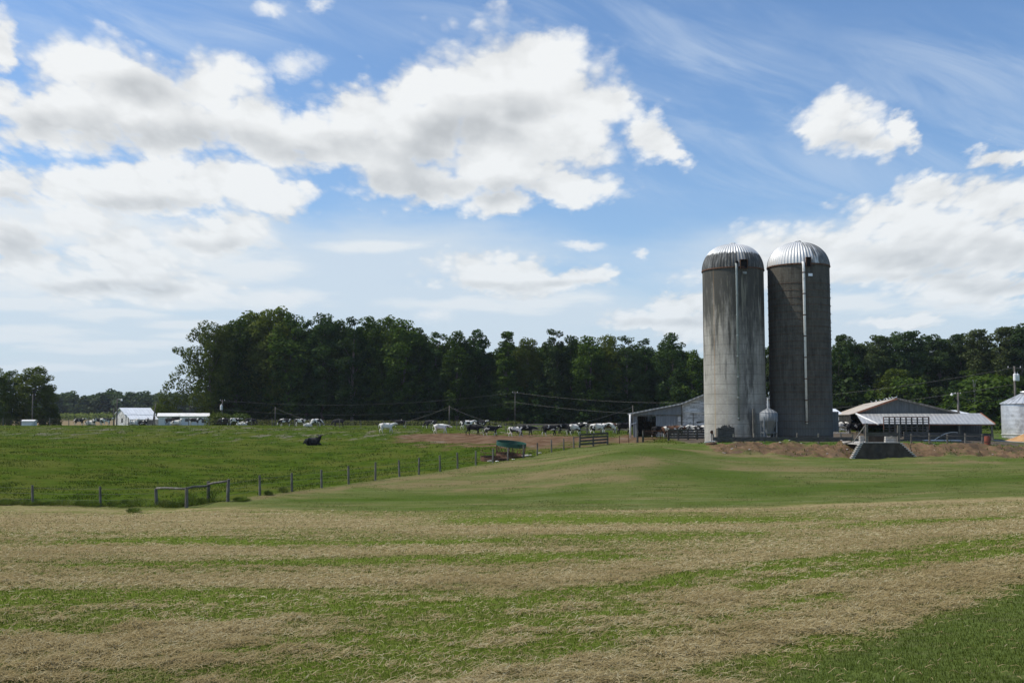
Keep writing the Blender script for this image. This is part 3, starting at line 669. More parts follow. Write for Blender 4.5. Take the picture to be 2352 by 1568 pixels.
# left edge of the picture
place('a', 80, 838, 222, 'large dark round tree standing alone at the left, above the small shed', .95)['group'] = 'trees at the left edge'
for px, top, Y, lb in ((28, 872, 226, 'tree leaning out from behind the lone round tree'), (-8, 862, 218, 'yellowish tree cut off by the left picture edge'), (-60, 850, 224, 'tree outside the left picture edge'), (118, 925, 224, 'small tree below the right side of the lone round tree')):
    if lb.startswith('tree outside'): continue
    place('e' if px < 60 else 'u', px, top, Y, lb, .85 if px < 60 else .7)['group'] = 'trees at the left edge'
place('u', 378, 928, 250, 'pale green tree between the grey barn and the wood', 1.3)
place('o', 507, 946, 207, 'olive bush touching the right end of the white shed', 1.35)
place('o', 549, 948, 207, 'olive bush behind the black and white cow group, left of the grey pole', 1.1)
FARL = 'distant bluish-green tree in the tree line beyond the crop field'
k_ = 0
for row, Yr in enumerate((590, 612)):
    for px in range(90, 470, 13):
        t_ = 903 + (px-120)*.012 + random.uniform(-7, 7) + (6 if 180 < px < 215 else 0) - row*1 - (7 if 225 < px < 260 else 0) - (5 if 325 < px < 345 else 0)
        place('t', px+random.uniform(-5, 5), t_, Yr+random.uniform(-8, 8), FARL, 1.15); k_ += 1

def crop_strip(name, x0, x1, y0, y1, rows, step, h, label, dens=9):
    rng = np.random.default_rng(5); C = []
    for j in range(rows):
        yy = y0+(y1-y0)*j/max(1, rows-1)
        for xx in np.arange(x0, x1, step):
            C.append([xx+rng.normal()*step*.25, yy+rng.normal()*.2, 0])
    C = np.array(C); C[:, 2] = zt_arr(C[:, 0], C[:, 1]); n = len(C)*dens
    P = np.repeat(C, dens, 0); hh = rng.random(n)*h*(.75+.25*rng.random(n)); P[:, 2] += hh
    a = rng.random(n)*6.28; L = .32*h*(.5+rng.random(n)*.8)
    dirv = np.stack([np.cos(a), np.sin(a), .45-rng.random(n)*.9], 1); side = np.stack([-np.sin(a), np.cos(a), 0*a], 1)
    w = (.05*h)
    V = np.stack([P-side*w, P+side*w, P+dirv*L[:, None]+side*w*.4, P+dirv*L[:, None]-side*w*.4], 1).reshape(-1, 3)
    o = link(name, new_mesh(name, V, np.arange(n*4).reshape(n, 4)), M_corn)
    tag(o, label, 'crop', kind='stuff'); return o
crop_strip('corn_crop', -58, 2, 204, 210, 6, .55, 1.15, 'leafy pale green corn rows behind the far pasture fence', 12)
crop_strip('crop_field', -260, -118, 405, 440, 6, .8, 3.4, 'yellow-green tall crop field beyond the brown stubble', 12)

# ------------------------------------------------------------------ cows
def skin_mesh(name, verts, edges, sub=2):
    me = bpy.data.meshes.new(name+'_cage'); me.from_pydata([v[:3] for v in verts], edges, [])
    o = bpy.data.objects.new(name+'_cage', me); COL.objects.link(o)
    sk = o.modifiers.new('skin', 'SKIN'); sk.use_smooth_shade = True; sk.branch_smoothing = .3
    for i, v in enumerate(verts):
        d_ = me.skin_vertices[0].data[i]; r = v[3]; d_.radius = r if isinstance(r, tuple) else (r, r); d_.use_root = (i == 0)
    sb = o.modifiers.new('sub', 'SUBSURF'); sb.levels = sub; sb.render_levels = sub
    bpy.context.view_layer.update(); dg = bpy.context.evaluated_depsgraph_get()
    out = bpy.data.meshes.new_from_object(o.evaluated_get(dg)); out.name = name
    bpy.data.objects.remove(o); bpy.data.meshes.remove(me); return out
def cow_cage(pose):
    V = []; E = []
    def a(x, y, z, r, p=None):
        V.append((x, y, z, r)); i = len(V)-1
        if p is not None: E.append((p, i))
        return i
    if pose == 'lie':
        b0 = a(0, 0, .46, (.46, .52)); b1 = a(-.50, 0, .46, (.46, .52), b0); b2 = a(-.86, 0, .42, (.38, .42), b1)
        c1 = a(.38, 0, .50, (.44, .52), b0); c2 = a(.66, 0, .54, (.34, .46), c1); nk = a(.80, 0, .90, (.24, .26), c2)
        hd = a(.84, -.06, 1.16, (.17, .17), nk); mz = a(.88, -.36, .98, (.11, .10), hd)
        for s in (1, -1): e = a(.84+.20*s, -.02, 1.24, .06, hd); a(.84+.44*s, 0, 1.22, .06, e)
        for s in (1, -1):
            f = a(.66, .22*s, .24, .15, c2); k = a(.96, .26*s, .12, .10, f)
            f = a(-.60, .32*s, .26, .22, b1); k = a(-.22, .48*s, .12, .11, f)
        t = a(-1.16, 0, .36, .05, b2); a(-1.20, .15, .12, .04, t); return V, E
    g = pose == 'graze'; w = {'stand': 0, 'graze': .06, 'walk': .20, 'walk2': -.18}.get(pose, 0)
    b0 = a(0, 0, 1.02, (.36, .41)); b1 = a(-.40, 0, 1.06, (.36, .40), b0); b2 = a(-.78, 0, 1.15, (.28, .28), b1); b3 = a(-.93, 0, 1.17, (.17, .20), b2)
    c1 = a(.38, 0, 1.03, (.32, .39), b0); c2 = a(.70, 0, 1.10, (.23, .30), c1)
    if g: nk = a(.98, 0, .92, (.15, .19), c2); hd = a(1.20, 0, .58, (.13, .14), nk); mz = a(1.38, 0, .24, (.085, .09), hd); ez = .64; ex = 1.14
    elif pose == 'walk2': nk = a(1.0, 0, 1.10, (.15, .19), c2); hd = a(1.30, 0, 1.08, (.13, .14), nk); mz = a(1.62, 0, .88, (.085, .09), hd); ez = 1.14; ex = 1.26
    else: nk = a(.98, 0, 1.26, (.15, .19), c2); hd = a(1.24, 0, 1.38, (.13, .14), nk); mz = a(1.56, 0, 1.20, (.085, .09), hd); ez = 1.43; ex = 1.20
    for s in (1, -1): e = a(ex, .12*s, ez, .045, hd); a(ex-.03, .26*s, ez-.02, .03, e)
    for s in (1, -1):
        q = w*s; f = a(.60, .20*s, .74, .12, c1); k = a(.61+q*.6, .20*s, .44, .068, f); m = a(.60+q, .20*s, .12, .048, k); a(.64+q, .20*s, .03, .06, m)
        f = a(-.72, .20*s, .86, .19, b2); k = a(-.62-q*.4, .21*s, .62, .105, f); m = a(-.82-q*.8, .20*s, .42, .062, k); n = a(-.76-q, .20*s, .10, .048, m); a(-.72-q, .20*s, .03, .06, n)
    u = a(-.42, 0, .66, (.14, .12), b1)
    t = a(-1.06, 0, 1.16, .045, b3); t2 = a(-1.13, 0, .80, .022, t); a(-1.13, .02, .45, .04, t2)
    return V, E
m, t, b = material('cow_hide', .7, 0, .25)
o_ = t.coord('Object'); rn = t.rand(); wv = t.attr('white', 'OBJECT'); br = t.attr('brown', 'OBJECT')
pn = t.noise(t.v('ADD', t.scale(o_, (1, .8, 1)), t.com(t.m('MULTIPLY', rn, 97), t.m('MULTIPLY', rn, 41), 0)), 1.7, 2, .45, dist=.5)
legs = t.rng(t.sep(o_)[2], .55, .35, 0, .16)
thr = t.m('SUBTRACT', .70, t.m('MULTIPLY', wv, .34))
isw = t.rng(t.m('ADD', pn, t.m('MULTIPLY', legs, t.rng(wv, .03, .2))), t.m('SUBTRACT', thr, .008), t.m('ADD', thr, .008))
blk = t.mix(br, (.010, .009, .009), (.10, .045, .022))
dirt = t.mix(t.rng(t.noise(o_, 3, 4, .6), .45, .7, 0, .5), (.78, .74, .66), (.42, .34, .25))
dirt = t.mix(t.rng(t.sep(o_)[2], .5, .1, 0, .45), dirt, (.36, .28, .20))
t.put(b.inputs['Base Color'], t.mix(isw, blk, dirt)); M_cow = m
cow_me = {}
for ps in ('stand', 'walk', 'walk2', 'graze', 'lie'):
    Vc, Ec = cow_cage(ps); cow_me[ps] = skin_mesh('cow_'+ps, Vc, Ec); cow_me[ps].materials.append(M_cow)
def cow(px, py, Y, face, pose, white, label, s=1.0, brown=0.0, name='cow', group='dairy herd on the far side of the pasture'):
    X = (px-W_/2)/FPX*Y; o = bpy.data.objects.new(name, cow_me[pose]); COL.objects.link(o)
    z = at(px, py, Y).z if py else zt(X, Y); g = zt(X, Y)
    o.location = (X, Y, g-.02); o.rotation_euler = (0, 0, (0 if face > 0 else math.pi)+random.uniform(-.22, .22)); o.scale = (s*1.03, s*1.03, s*1.03)
    o['white'] = float(white); o['brown'] = float(brown); tag(o, label, 'cow', group); return o
# (px, Y, facing, pose, whiteness, label[, scale, brown])
COWS = [
 (185,204,1,'stand',.35,'black cow with white rump and shoulder patches, alone left of the grey barn'),
 (211,206,1,'lie',.80,'white cow lying behind the rise beside the standing black pair'),
 (228,205,1,'graze',.55,'patched cow with its rear to the standing pair left of the grey barn'),
 (246,203,1,'stand',.45,'black and white cow with raised head just left of the grey barn'),
 (308,205,1,'lie',.85,'white cow lying in front of the grey barn'),
 (332,206,1,'lie',.12,'dark cow lying between the grey barn and the white shed'),
 (393,203,1,'stand',.0,'all black cow standing in front of the white shed door'),
 (408,201,1,'lie',.85,'white cow lying below the black cow at the white shed'),
 (449,203,1,'stand',.38,'black cow with white shoulder band at the right end of the white shed'),
 (516,202,-1,'graze',.35,'black cow with white hind legs in front of the olive bush'),
 (541,200,1,'stand',.6,'white cow with black spots standing before the olive bushes'),
 (553,198,1,'lie',.90,'white calf lying at the feet of the spotted cow', .6),
 (563,198,1,'lie',.65,'small brownish calf lying next to the white calf', .6, 1.0),
 (577,201,1,'graze',.08,'black cow with lowered head at the start of the corn rows'),
 (656,188,-1,'graze',.42,'black and white cow right of the lone grey pole'),
 (692,187,1,'stand',.70,'white cow with black neck standing tail to tail with the grazing one'),
 (709,185,1,'lie',.85,'pale calf resting between the two spotted cows', .7),
 (728,186,1,'graze',.55,'spotted cow with black head down in the corn'),
 (779,187,-1,'graze',.0,'black cow grazing alone against the corn rows'),
 (889,150,1,'walk',.90,'white cow with small black shoulder spots walking at the grass edge', 1.02),
 (918,176,-1,'stand',.18,'black cow with white rump spot behind the white walking cow'),
 (990,172,-1,'graze',.25,'black cow with white patch behind the second white walking cow'),
 (1013,148,1,'walk2',.99,'all white cow walking on the edge of the bare ground'),
 (1073,165,1,'walk',.58,'white and brown cow walking behind the black cow'),
 (1103,166,1,'stand',.30,'cow with white back stripe half hidden behind the black cow'),
 (1088,145,1,'walk2',.0,'all black cow walking in front of two others on the bare ground', 1.05),
 (1128,142,1,'walk',.38,'black cow with white rump following the all black cow'),
 (1186,138,1,'walk',.48,'white and black cow whose head is hidden by the black one ahead'),
 (1208,141,1,'walk2',.06,'black cow with lowered head leading the white and black one'),
 (1263,136,1,'walk',.45,'black cow with broad white bands, first of the row nearing the gate'),
 (1299,142,1,'walk2',.05,'black cow behind the banded cow in the row nearing the gate'),
 (1320,134,1,'walk',.58,'spotted cow with white rump in front of the board fence'),
 (1336,146,-1,'stand',.45,'cow with white back seen over the spotted cow'),
 (1374,131,1,'walk',.66,'pale grey and white cow behind the wooden gate'),
 (1400,137,1,'walk2',.50,'white and brown cow beyond the right gate post', 1.0, 1.0),
 (1434,129,1,'walk2',.10,'black cow with pale udder walking up to the open barn bay'),
 (1516,117.6,1,'walk',.12,'black cow in front of the grey sliding barn door', .95),
 (1539,117.0,1,'stand',.38,'white and brown cow behind the board fence at the barn', .95, 1.0),
 (1556,117.9,1,'walk2',.45,'brown-headed cow next to the peeling barn wall', .95, 1.0),
 (1606,116,-1,'stand',.7,'white cow half hidden by the pale silo'),
 (1957,133,1,'stand',.25,'black cow with white face inside the open side of the freestall barn'),
 (1933,141,-1,'stand',.55,'spotted cow near the left corner post of the freestall barn')]
random.seed(3)
for c in COWS:
    cow(c[0], None, c[1], c[2], c[3], c[4], c[5], c[6] if len(c) > 6 else 1.0, c[7] if len(c) > 7 else 0)
cow(721, None, 130, 1, 'lie', .0, 'black cow lying alone in the middle of the green pasture', 1.0, group='resting cows in the pasture')
# ------------------------------------------------------------------ building materials
def concrete_silo():
    m, t, b = material('poured_concrete', .9, 0, .2)
    o = t.coord('Object'); x, y, z = t.sep(o); ang = t.m('ARCTAN2', y, x)
    cyl = t.com(t.m('MULTIPLY', ang, 3.0), z, 0)
    st = t.noise(t.com(t.m('MULTIPLY', ang, 3.0), t.m('MULTIPLY', z, .10), 0), 2.4, 6, .62)
    bl = t.noise(t.com(t.m('MULTIPLY', ang, 3.0), z, 2), .55, 5, .6)
    fi = t.noise(t.com(t.m('MULTIPLY', ang, 3.0), z, 5), 4, 6, .7)
    c = t.mix(t.rng(bl, .3, .7), (.32, .295, .25), (.45, .42, .365)); c = t.mix(t.rng(fi, .35, .7, 0, .4), c, (.22, .20, .18))
    hh = t.m('DIVIDE', z, 17.0)
    f = t.rng(t.m('ADD', t.m('ADD', hh, t.m('MULTIPLY', t.m('SUBTRACT', st, .5), 1.5)), t.m('MULTIPLY', t.m('SUBTRACT', bl, .5), .5)), .38, .92)
    c = t.mix(t.m('MULTIPLY', f, .93), c, (.050, .048, .040))
    # run-off stain beside the pipe, widened with painted-in shade of chute and right side
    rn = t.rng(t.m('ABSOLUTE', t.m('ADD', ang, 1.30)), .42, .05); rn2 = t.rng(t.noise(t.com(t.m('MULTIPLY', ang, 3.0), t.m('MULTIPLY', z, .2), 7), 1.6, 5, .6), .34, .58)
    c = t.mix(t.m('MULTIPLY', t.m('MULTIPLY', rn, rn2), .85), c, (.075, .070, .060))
    # ring joints and rust runs
    zz = t.m('FRACT', t.m('DIVIDE', z, .98)); j = t.rng(t.m('ABSOLUTE', t.m('SUBTRACT', zz, .5)), .465, .497)
    c = t.mix(t.m('MULTIPLY', j, .6), c, (.085, .08, .07))
    ru = t.m('MULTIPLY', t.rng(t.m('ABSOLUTE', t.m('ADD', ang, 2.46)), .035, .0), t.rng(z, 18, 2, .45, 1.0))
    c = t.mix(t.m('MULTIPLY', ru, .55), c, (.33, .19, .08))
    ls = t.rng(t.noise(t.com(t.m('MULTIPLY', ang, 3.0), t.m('MULTIPLY', z, .05), 11), 3.4, 5, .6), .58, .66)
    c = t.mix(t.m('MULTIPLY', ls, .35), c, (.42, .38, .28))
    t.put(b.inputs['Base Color'], c); t.put(b.inputs['Normal'], t.bump(t.m('SUBTRACT', fi, t.m('MULTIPLY', j, 1.0)), .4, .03)); return m
def stave_silo():
    m, t, b = material('cement_staves', .9, 0, .2)
    o = t.coord('Object'); x, y, z = t.sep(o); ang = t.m('ARCTAN2', y, x); a3 = t.m('MULTIPLY', ang, 3.05)
    bl = t.noise(t.com(a3, z, 1), .5, 5, .62); st = t.noise(t.com(a3, t.m('MULTIPLY', z, .12), 0), 2.0, 6, .6); fi = t.noise(t.com(a3, z, 5), 3.2, 6, .7)
    c = t.mix(t.rng(bl, .3, .7), (.062, .055, .043), (.112, .101, .080)); c = t.mix(t.rng(st, .4, .7, 0, .75), c, (.042, .036, .028))
    low = t.rng(z, 5.5, 1.0, 0, .45); c = t.mix(low, c, (.20, .20, .185))
    vs = t.m('FRACT', t.m('DIVIDE', a3, .262)); row = t.m('FLOOR', t.m('DIVIDE', a3, .262)); off = t.m('MULTIPLY', t.m('MODULO', row, 2), .38)
    hs = t.m('FRACT', t.m('DIVIDE', t.m('ADD', z, off), .76))
    jn = t.m('MAXIMUM', t.rng(t.m('ABSOLUTE', t.m('SUBTRACT', vs, .5)), .41, .49), t.rng(t.m('ABSOLUTE', t.m('SUBTRACT', hs, .5)), .46, .495))
    c = t.mix(t.m('MULTIPLY', jn, .5), c, (.03, .028, .024))
    wn = t.n.new('ShaderNodeTexWhiteNoise'); wn.noise_dimensions = '2D'; t.put(wn.inputs['Vector'], t.com(row, t.m('FLOOR', t.m('DIVIDE', t.m('ADD', z, off), .76))))
    c = t.mix(t.m('MULTIPLY', wn.outputs[0], .28), c, (.15, .14, .118))
    hp = t.m('FRACT', t.m('DIVIDE', z, .38)); hoop = t.rng(t.m('ABSOLUTE', t.m('SUBTRACT', hp, .5)), .465, .49)
    c = t.mix(t.m('MULTIPLY', hoop, t.rng(fi, .3, .6, .2, .6)), c, (.20, .185, .16))
    t.put(b.inputs['Base Color'], c); t.put(b.inputs['Normal'], t.bump(t.m('SUBTRACT', fi, jn), .45, .02)); return m
def dome_mat(name, stained):
    m, t, b = material(name, .55, .2, .4)
    o = t.coord('Object'); x, y, z = t.sep(o); z = t.m('SUBTRACT', z, HWALL[0 if stained else 1]); ang = t.m('ARCTAN2', y, x)
    rib = t.m('SINE', t.m('ADD', t.m('MULTIPLY', ang, 60), t.m('MULTIPLY', t.noise(o, .8, 3, .5), 3))) ; st = t.noise(t.com(t.m('MULTIPLY', ang, 3.2), t.m('MULTIPLY', z, .35), 3), 1.8, 5, .6)
    fi = t.noise(t.com(t.m('MULTIPLY', ang, 9.0), t.m('MULTIPLY', z, .5), 1), 1.6, 5, .65)
    if stained: f = t.rng(t.m('ADD', z, t.m('MULTIPLY', t.m('SUBTRACT', fi, .5), .9)), 1.62, 1.42); f = t.m('MULTIPLY', f, t.rng(t.m('ABSOLUTE', t.m('ADD', ang, 1.50)), .0, .22, .55, 1))
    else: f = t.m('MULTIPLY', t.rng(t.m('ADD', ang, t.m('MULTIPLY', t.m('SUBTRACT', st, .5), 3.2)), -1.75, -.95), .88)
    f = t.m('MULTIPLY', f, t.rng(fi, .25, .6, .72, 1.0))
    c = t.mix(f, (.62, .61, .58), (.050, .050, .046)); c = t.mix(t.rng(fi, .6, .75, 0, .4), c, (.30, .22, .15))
    t.put(b.inputs['Base Color'], c); t.put(b.inputs['Roughness'], t.m('ADD', .48, t.m('MULTIPLY', f, .45))); t.put(b.inputs['Metallic'], t.m('SUBTRACT', .25, t.m('MULTIPLY', f, .25)))
    t.put(b.inputs['Normal'], t.bump(t.m('ADD', rib, t.m('MULTIPLY', fi, .7)), .5, .05)); return m
HWALL = [at(1687, 622, 104).z-(zt(22.53, 102)-.35), at(1838.5, 614, 104).z-(zt(29.2, 102)-.35)]
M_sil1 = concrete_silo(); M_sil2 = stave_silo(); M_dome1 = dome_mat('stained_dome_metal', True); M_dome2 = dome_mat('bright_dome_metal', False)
M_black = noisy('dark_opening', (.006, .006, .006), (.012, .011, .010), 2, bump=0)
M_pvc = noisy('white_pipe', (.70, .68, .64), (.80, .78, .74), 3, rough=.5, dirt=((.35, .33, .28), 2.0), bump=0)
M_gpipe = noisy('weathered_pipe', (.24, .27, .25), (.34, .36, .34), 3, (1, 1, .3), .6, .3, dirt=((.16, .13, .10), 1.0))
M_rust = noisy('rusty_metal', (.07, .036, .022), (.17, .085, .048), 5, rough=.85, metal=.2)
M_post = noisy('weathered_post', (.085, .075, .062), (.20, .185, .16), 7, (1, 1, .25), .95, dirt=((.07, .085, .045), 1.5))
M_board = noisy('old_fence_board', (.050, .046, .038), (.12, .11, .095), 4, (.4, 1, 2.5), .95, dirt=((.05, .06, .035), 1.2))
M_pole = noisy('utility_pole_wood', (.075, .065, .052), (.16, .14, .12), 5, (1, 1, .15), .95)
M_wire = noisy('grey_wire', (.05, .05, .05), (.09, .09, .09), 3, bump=0, rough=.5)
M_bwire = noisy('fence_wire', (.14, .12, .10), (.20, .18, .16), 3, bump=0)
M_galv = noisy('galvanised_metal', (.60, .60, .59), (.74, .74, .72), 2, rough=.42, metal=.5, dirt=((.30, .29, .27), .8))
M_white = noisy('white_paint', (.72, .70, .66), (.82, .80, .76), 2, rough=.6, dirt=((.45, .42, .36), .8))
M_rooftan = corrugated('weathered_tan_roof', (.44, .36, .27), (.60, .52, .42), 'Y', .5, .6, .25, rust=(.36, .22, .13))
M_roofgr = corrugated('grey_tin_roof', (.36, .355, .34), (.47, .465, .44), 'X', .46, .55, .35)
M_roofwh = corrugated('bright_tin_roof', (.66, .68, .69), (.80, .82, .82), 'X', .6, .5, .1)
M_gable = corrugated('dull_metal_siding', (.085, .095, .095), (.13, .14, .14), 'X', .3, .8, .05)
M_leansid = corrugated('grey_metal_siding', (.17, .18, .185), (.25, .26, .265), 'X', .3, .6, .3, rust=(.16, .13, .11))
M_red = noisy('rust_red_trim', (.20, .075, .04), (.32, .14, .08), 4, dirt=((.12, .07, .05), 2))
def siding():
    m, t, b = material('peeling_clapboard', .9, 0, .2); o = t.coord('Object'); x, y, z = t.sep(o)
    pl = t.m('FRACT', t.m('DIVIDE', z, .17)); ln = t.rng(pl, .14, .0)
    row = t.m('FLOOR', t.m('DIVIDE', z, .17))
    n = t.noise(t.com(t.m('MULTIPLY', x, .6), t.m('MULTIPLY', row, 5.3), y), 1.4, 6, .7); n2 = t.noise(t.scale(o, (.4, 1, 4)), 3, 5, .7)
    c = t.mix(t.rng(n, .36, .64), (.40, .385, .35), (.84, .82, .79)); c = t.mix(t.rng(n2, .52, .70, 0, .8), c, (.16, .145, .125))
    c = t.mix(t.m('MULTIPLY', ln, .75), c, (.04, .036, .03)); t.put(b.inputs['Base Color'], c)
    t.put(b.inputs['Normal'], t.bump(t.m('SUBTRACT', pl, ln), .5, .03)); return m
M_clap = siding()
M_conc = noisy('old_concrete', (.060, .048, .036), (.110, .092, .072), 1.6, (1, 1, .7), .95, .3, dirt=((.055, .05, .045), 1.0))
M_conl = noisy('pale_concrete', (.38, .36, .33), (.52, .50, .46), 3, rough=.9, dirt=((.25, .2, .15), 2.0))
M_sand = noisy('orange_sand', (.36, .20, .085), (.50, .30, .14), 2.0, rough=.95, bump=.4)
M_gravel = noisy('road_gravel', (.22, .21, .20), (.34, .33, .31), 5, rough=.95, bump=.4)
M_greenm = noisy('green_painted_steel', (.012, .060, .042), (.025, .095, .068), 3, rough=.5, dirt=((.06, .05, .03), 1.5))
M_barrel = noisy('red_barrel_paint', (.20, .045, .03), (.28, .08, .05), 3, rough=.6)
M_hay = noisy('stored_hay', (.10, .075, .04), (.22, .17, .09), 5, rough=.95, bump=.5)
M_rock = noisy('rock', (.25, .22, .19), (.45, .42, .38), 5, rough=.9, bump=.4)
M_glass = noisy('dark_window_glass', (.03, .035, .04), (.06, .065, .07), 2, rough=.15, bump=0, spec=.6)

# ------------------------------------------------------------------ silos
def open_box(mb, cx, y, cz, w, h, d, t=.05):   # a hollow dormer: two sides, top, bottom
    mb.box((cx-w/2, y, cz), (t, d, h)); mb.box((cx+w/2, y, cz), (t, d, h)); mb.box((cx, y, cz+h/2), (w+t*3, d+.2, t)); mb.box((cx, y, cz-h/2), (w+t, d, t))
YS = 104.0
def silo(px, wtop, dtop, label, wallm, domem, prof, pipe):
    X = (px-W_/2)/FPX*YS; z0 = zt(X, YS-2)-.35; zt_ = at(px, wtop, YS).z-z0; za = at(px, dtop, YS).z-z0; r = 3.06
    s = thing('silo', label, 'silo', (X, YS, z0), group='two tower silos')
    n = 96; mb = MB(); mb.lathe([(r, 0), (r, .6), (r, zt_*.33), (r, zt_*.66), (r, zt_)], n=n); mb.build('wall', wallm, s, smooth=True)
    hd = za-zt_; pf = []; N = 18
    for i in range(N+1):
        q = i/N; rr, hh = prof(q); pf.append(((r+.05)*rr, zt_-.04+hd*hh))
    mb = MB(); b0 = len(mb.v)
    mb.lathe(pf, n=120)
    for k in range(120):                       # standing ribs of the dome sheets
        if k % 2 == 0:
            for i in range(N+1):
                vi = i*120+k; x, y, z = mb.v[vi]; L = math.hypot(x, y) or 1; mb.v[vi] = (x*(1+.014/max(L, .3)), y*(1+.014/max(L, .3)), z+.004)
    mb.lathe([(.35, za-zt_*0-.0-.0+0), (.30, za+.10), (.02, za+.14)], n=16)
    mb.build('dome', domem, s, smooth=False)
    mb = MB(); mb.lathe([(r+.02, zt_-.10), (r+.09, zt_-.10), (r+.09, zt_+.02), (r+.02, zt_+.02)], n=n); mb.build('rim_band', M_rust, s)
    return s, X, z0, zt_, za
dome_a = lambda q: (math.cos(q*math.pi/2)**.80, (math.sin(q*math.pi/2)**1.0)) if q < 1 else (.02, 1)
dome_b = lambda q: (math.cos(q*math.pi/2)**.92 if q < 1 else .02, math.sin(q*math.pi/2))
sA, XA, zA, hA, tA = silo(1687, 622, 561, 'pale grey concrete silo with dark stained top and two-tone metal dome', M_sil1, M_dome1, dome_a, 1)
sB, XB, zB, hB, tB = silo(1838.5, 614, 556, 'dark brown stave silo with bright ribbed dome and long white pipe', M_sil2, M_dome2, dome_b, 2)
def loc_on(s_x, z0, px, py, r):        # local x, z of a picture feature on the silo face at radius r
    X = (px-W_/2)/FPX*(YS-r); lx = X-s_x; ly = -math.sqrt(max(.01, r*r-lx*lx)); Y = YS+ly
    v = at(px, py, Y); return v.x-s_x, ly, v.z-z0
lx, ly, lz = loc_on(XA, zA, 1707.5, 607, 3.0)
mb = MB(); mb.box((lx, -2.86, lz), (.62, .5, .80)); mb.build('filler_door', M_black, sA)
mb = MB(); open_box(mb, lx, -2.90, lz, .70, .88, .80, .03); mb.build('dormer', M_rust, sA)
lx, ly, lz = loc_on(XA, zA, 1691.8, 607, 3.0); mb = MB(); mb.box((lx, -2.90, lz+.05), (.24, .5, .50)); mb.build('blower_opening', M_black, sA)
def pipe(s, sx, z0, px, top, bot, rad, mat, hook):
    lx, ly, lz = loc_on(sx, z0, px, top, 3.3); _, _, lb = loc_on(sx, z0, px, bot, 3.3); ly -= .02
    mb = MB(); mb.tube([(lx, ly+.55, lz+.32), (lx, ly+.25, lz+.45), (lx, ly+.02, lz+.28), (lx, ly, lz-.2), (lx, ly, lb)], [rad*1.3]*4+[rad], 12)
    p = mb.build('fill_pipe', mat, s, smooth=True)
    mb = MB()
    for k in range(8):
        z = lz-.6-(lz-lb-.8)*k/7; mb.lathe([(rad*1.02, z-.05), (rad*1.5, z-.05), (rad*1.5, z+.05), (rad*1.02, z+.05)], (lx, ly, 0), 12); mb.box((lx, ly+.2, z), (.05, .5, .05))
    q = mb.build('collar', M_rust if hook else M_gpipe, p)
pipe(sA, XA, zA, 1691.6, 615, 965, .085, M_gpipe, 0)
lx, ly, lz = loc_on(XB, zB, 1855.5, 602, 3.0); mb = MB(); mb.box((lx, -2.90, lz), (.40, .5, .85)); mb.build('filler_door', M_black, sB)
mb = MB(); open_box(mb, lx, -2.93, lz, .46, .90, .70, .02); mb.build('dormer', M_rust, sB)
pipe(sB, XB, zB, 1845.6, 612, 973, .105, M_pvc, 1)
lx, ly, lz = loc_on(XB, zB, 1861, 631, 3.1); mb = MB(); mb.box((lx, ly-.04, lz), (.45, .04, .26), Matrix.Rotation(.2, 3, 'Z')); mb.build('sign_plate', M_galv, sB)
lx, ly, lz = loc_on(XA, zA, 1861-151, 624, 3.1); mb = MB(); mb.box((lx, ly-.04, lz-.1), (.42, .04, .22), Matrix.Rotation(.2, 3, 'Z')); mb.build('sign_plate', M_gpipe, sA)
mb = MB()
for k in range(22): z = .8+k*.72; mb.lathe([(3.07, z), (3.095, z), (3.095, z+.03), (3.07, z+.03)], n=72)
mb.build('hoop_bands', M_rust, sB)
mb = MB()
for k in range(17): mb.box((0, 0, 0), (0, 0, 0)) if False else mb.beam((3.08*math.cos(-.05), 3.08*math.sin(-.05), 2+k*.85), (3.22*math.cos(-.05), 3.22*math.sin(-.05), 2+k*.85), .08, .08)
mb.build('hoop_lug', M_rust, sB)
mb = MB(); mb.box((2.9, -1.0, 2.2), (.9, .7, 2.0)); mb.build('silage_chute', M_gable, sB)
# rust pipe stub, small hatch and the box at the pale silo's foot
lx, ly, lz = loc_on(XA, zA, 1635, 992, 3.15); mb = MB(); mb.tube([(lx, ly+.3, lz), (lx-.05, ly-.45, lz)], [.16, .19], 14); mb.build('drain_pipe', M_rust, sA)
mb = MB(); mb.box((lx-.02, ly-.1, lz-.75), (.30, .35, 1.5)); mb.build('pipe_support', M_conl, sA)
lx, ly, lz = loc_on(XA, zA, 1628, 1005, 3.1); mb = MB(); mb.box((lx, ly, lz+.05), (.34, .12, .36)); mb.build('hatch', M_rust, sA)
def onb(px, Y, dz=0): X = (px-W_/2)/FPX*Y; return Vector((X, Y, zt(X, Y)+dz))
p = onb(1664, 100.0); w = thing('planter_box', 'dark rotten wooden bin with jagged top against the pale silo', 'wooden bin', p)
mb = MB()
for k in range(11): mb.box((-.72+k*.144, -.42, .70+random.uniform(-.12, .16)), (.13, .05, 1.4+random.uniform(-.2, .3))); mb.box((-.72+k*.144, .42, .65), (.13, .05, 1.3))
for k in range(6): mb.box((-.79, -.35+k*.14, .6), (.05, .12, 1.25)); mb.box((.79, -.35+k*.14, .66), (.05, .12, 1.45))
mb.build('board_wall', M_board, w)
mb = MB()
for k in range(26):
    a = random.uniform(-.6, .6); mb.tube([(a, random.uniform(-.3, .3), .3), (a+random.uniform(-.2, .2), random.uniform(-.3, .3), random.uniform(1.3, 1.75))], [.04, .012], 5)
mb.build('scrap_sticks', M_post, w)
p = onb(1730, 100.4); mb = MB(); mb.beam((0, 0, -.3), (0, 0, 3.1), .24); o = mb.build('timber_post', M_post, None, p); tag(o, 'tall square timber post standing in front of the pale silo', 'post')
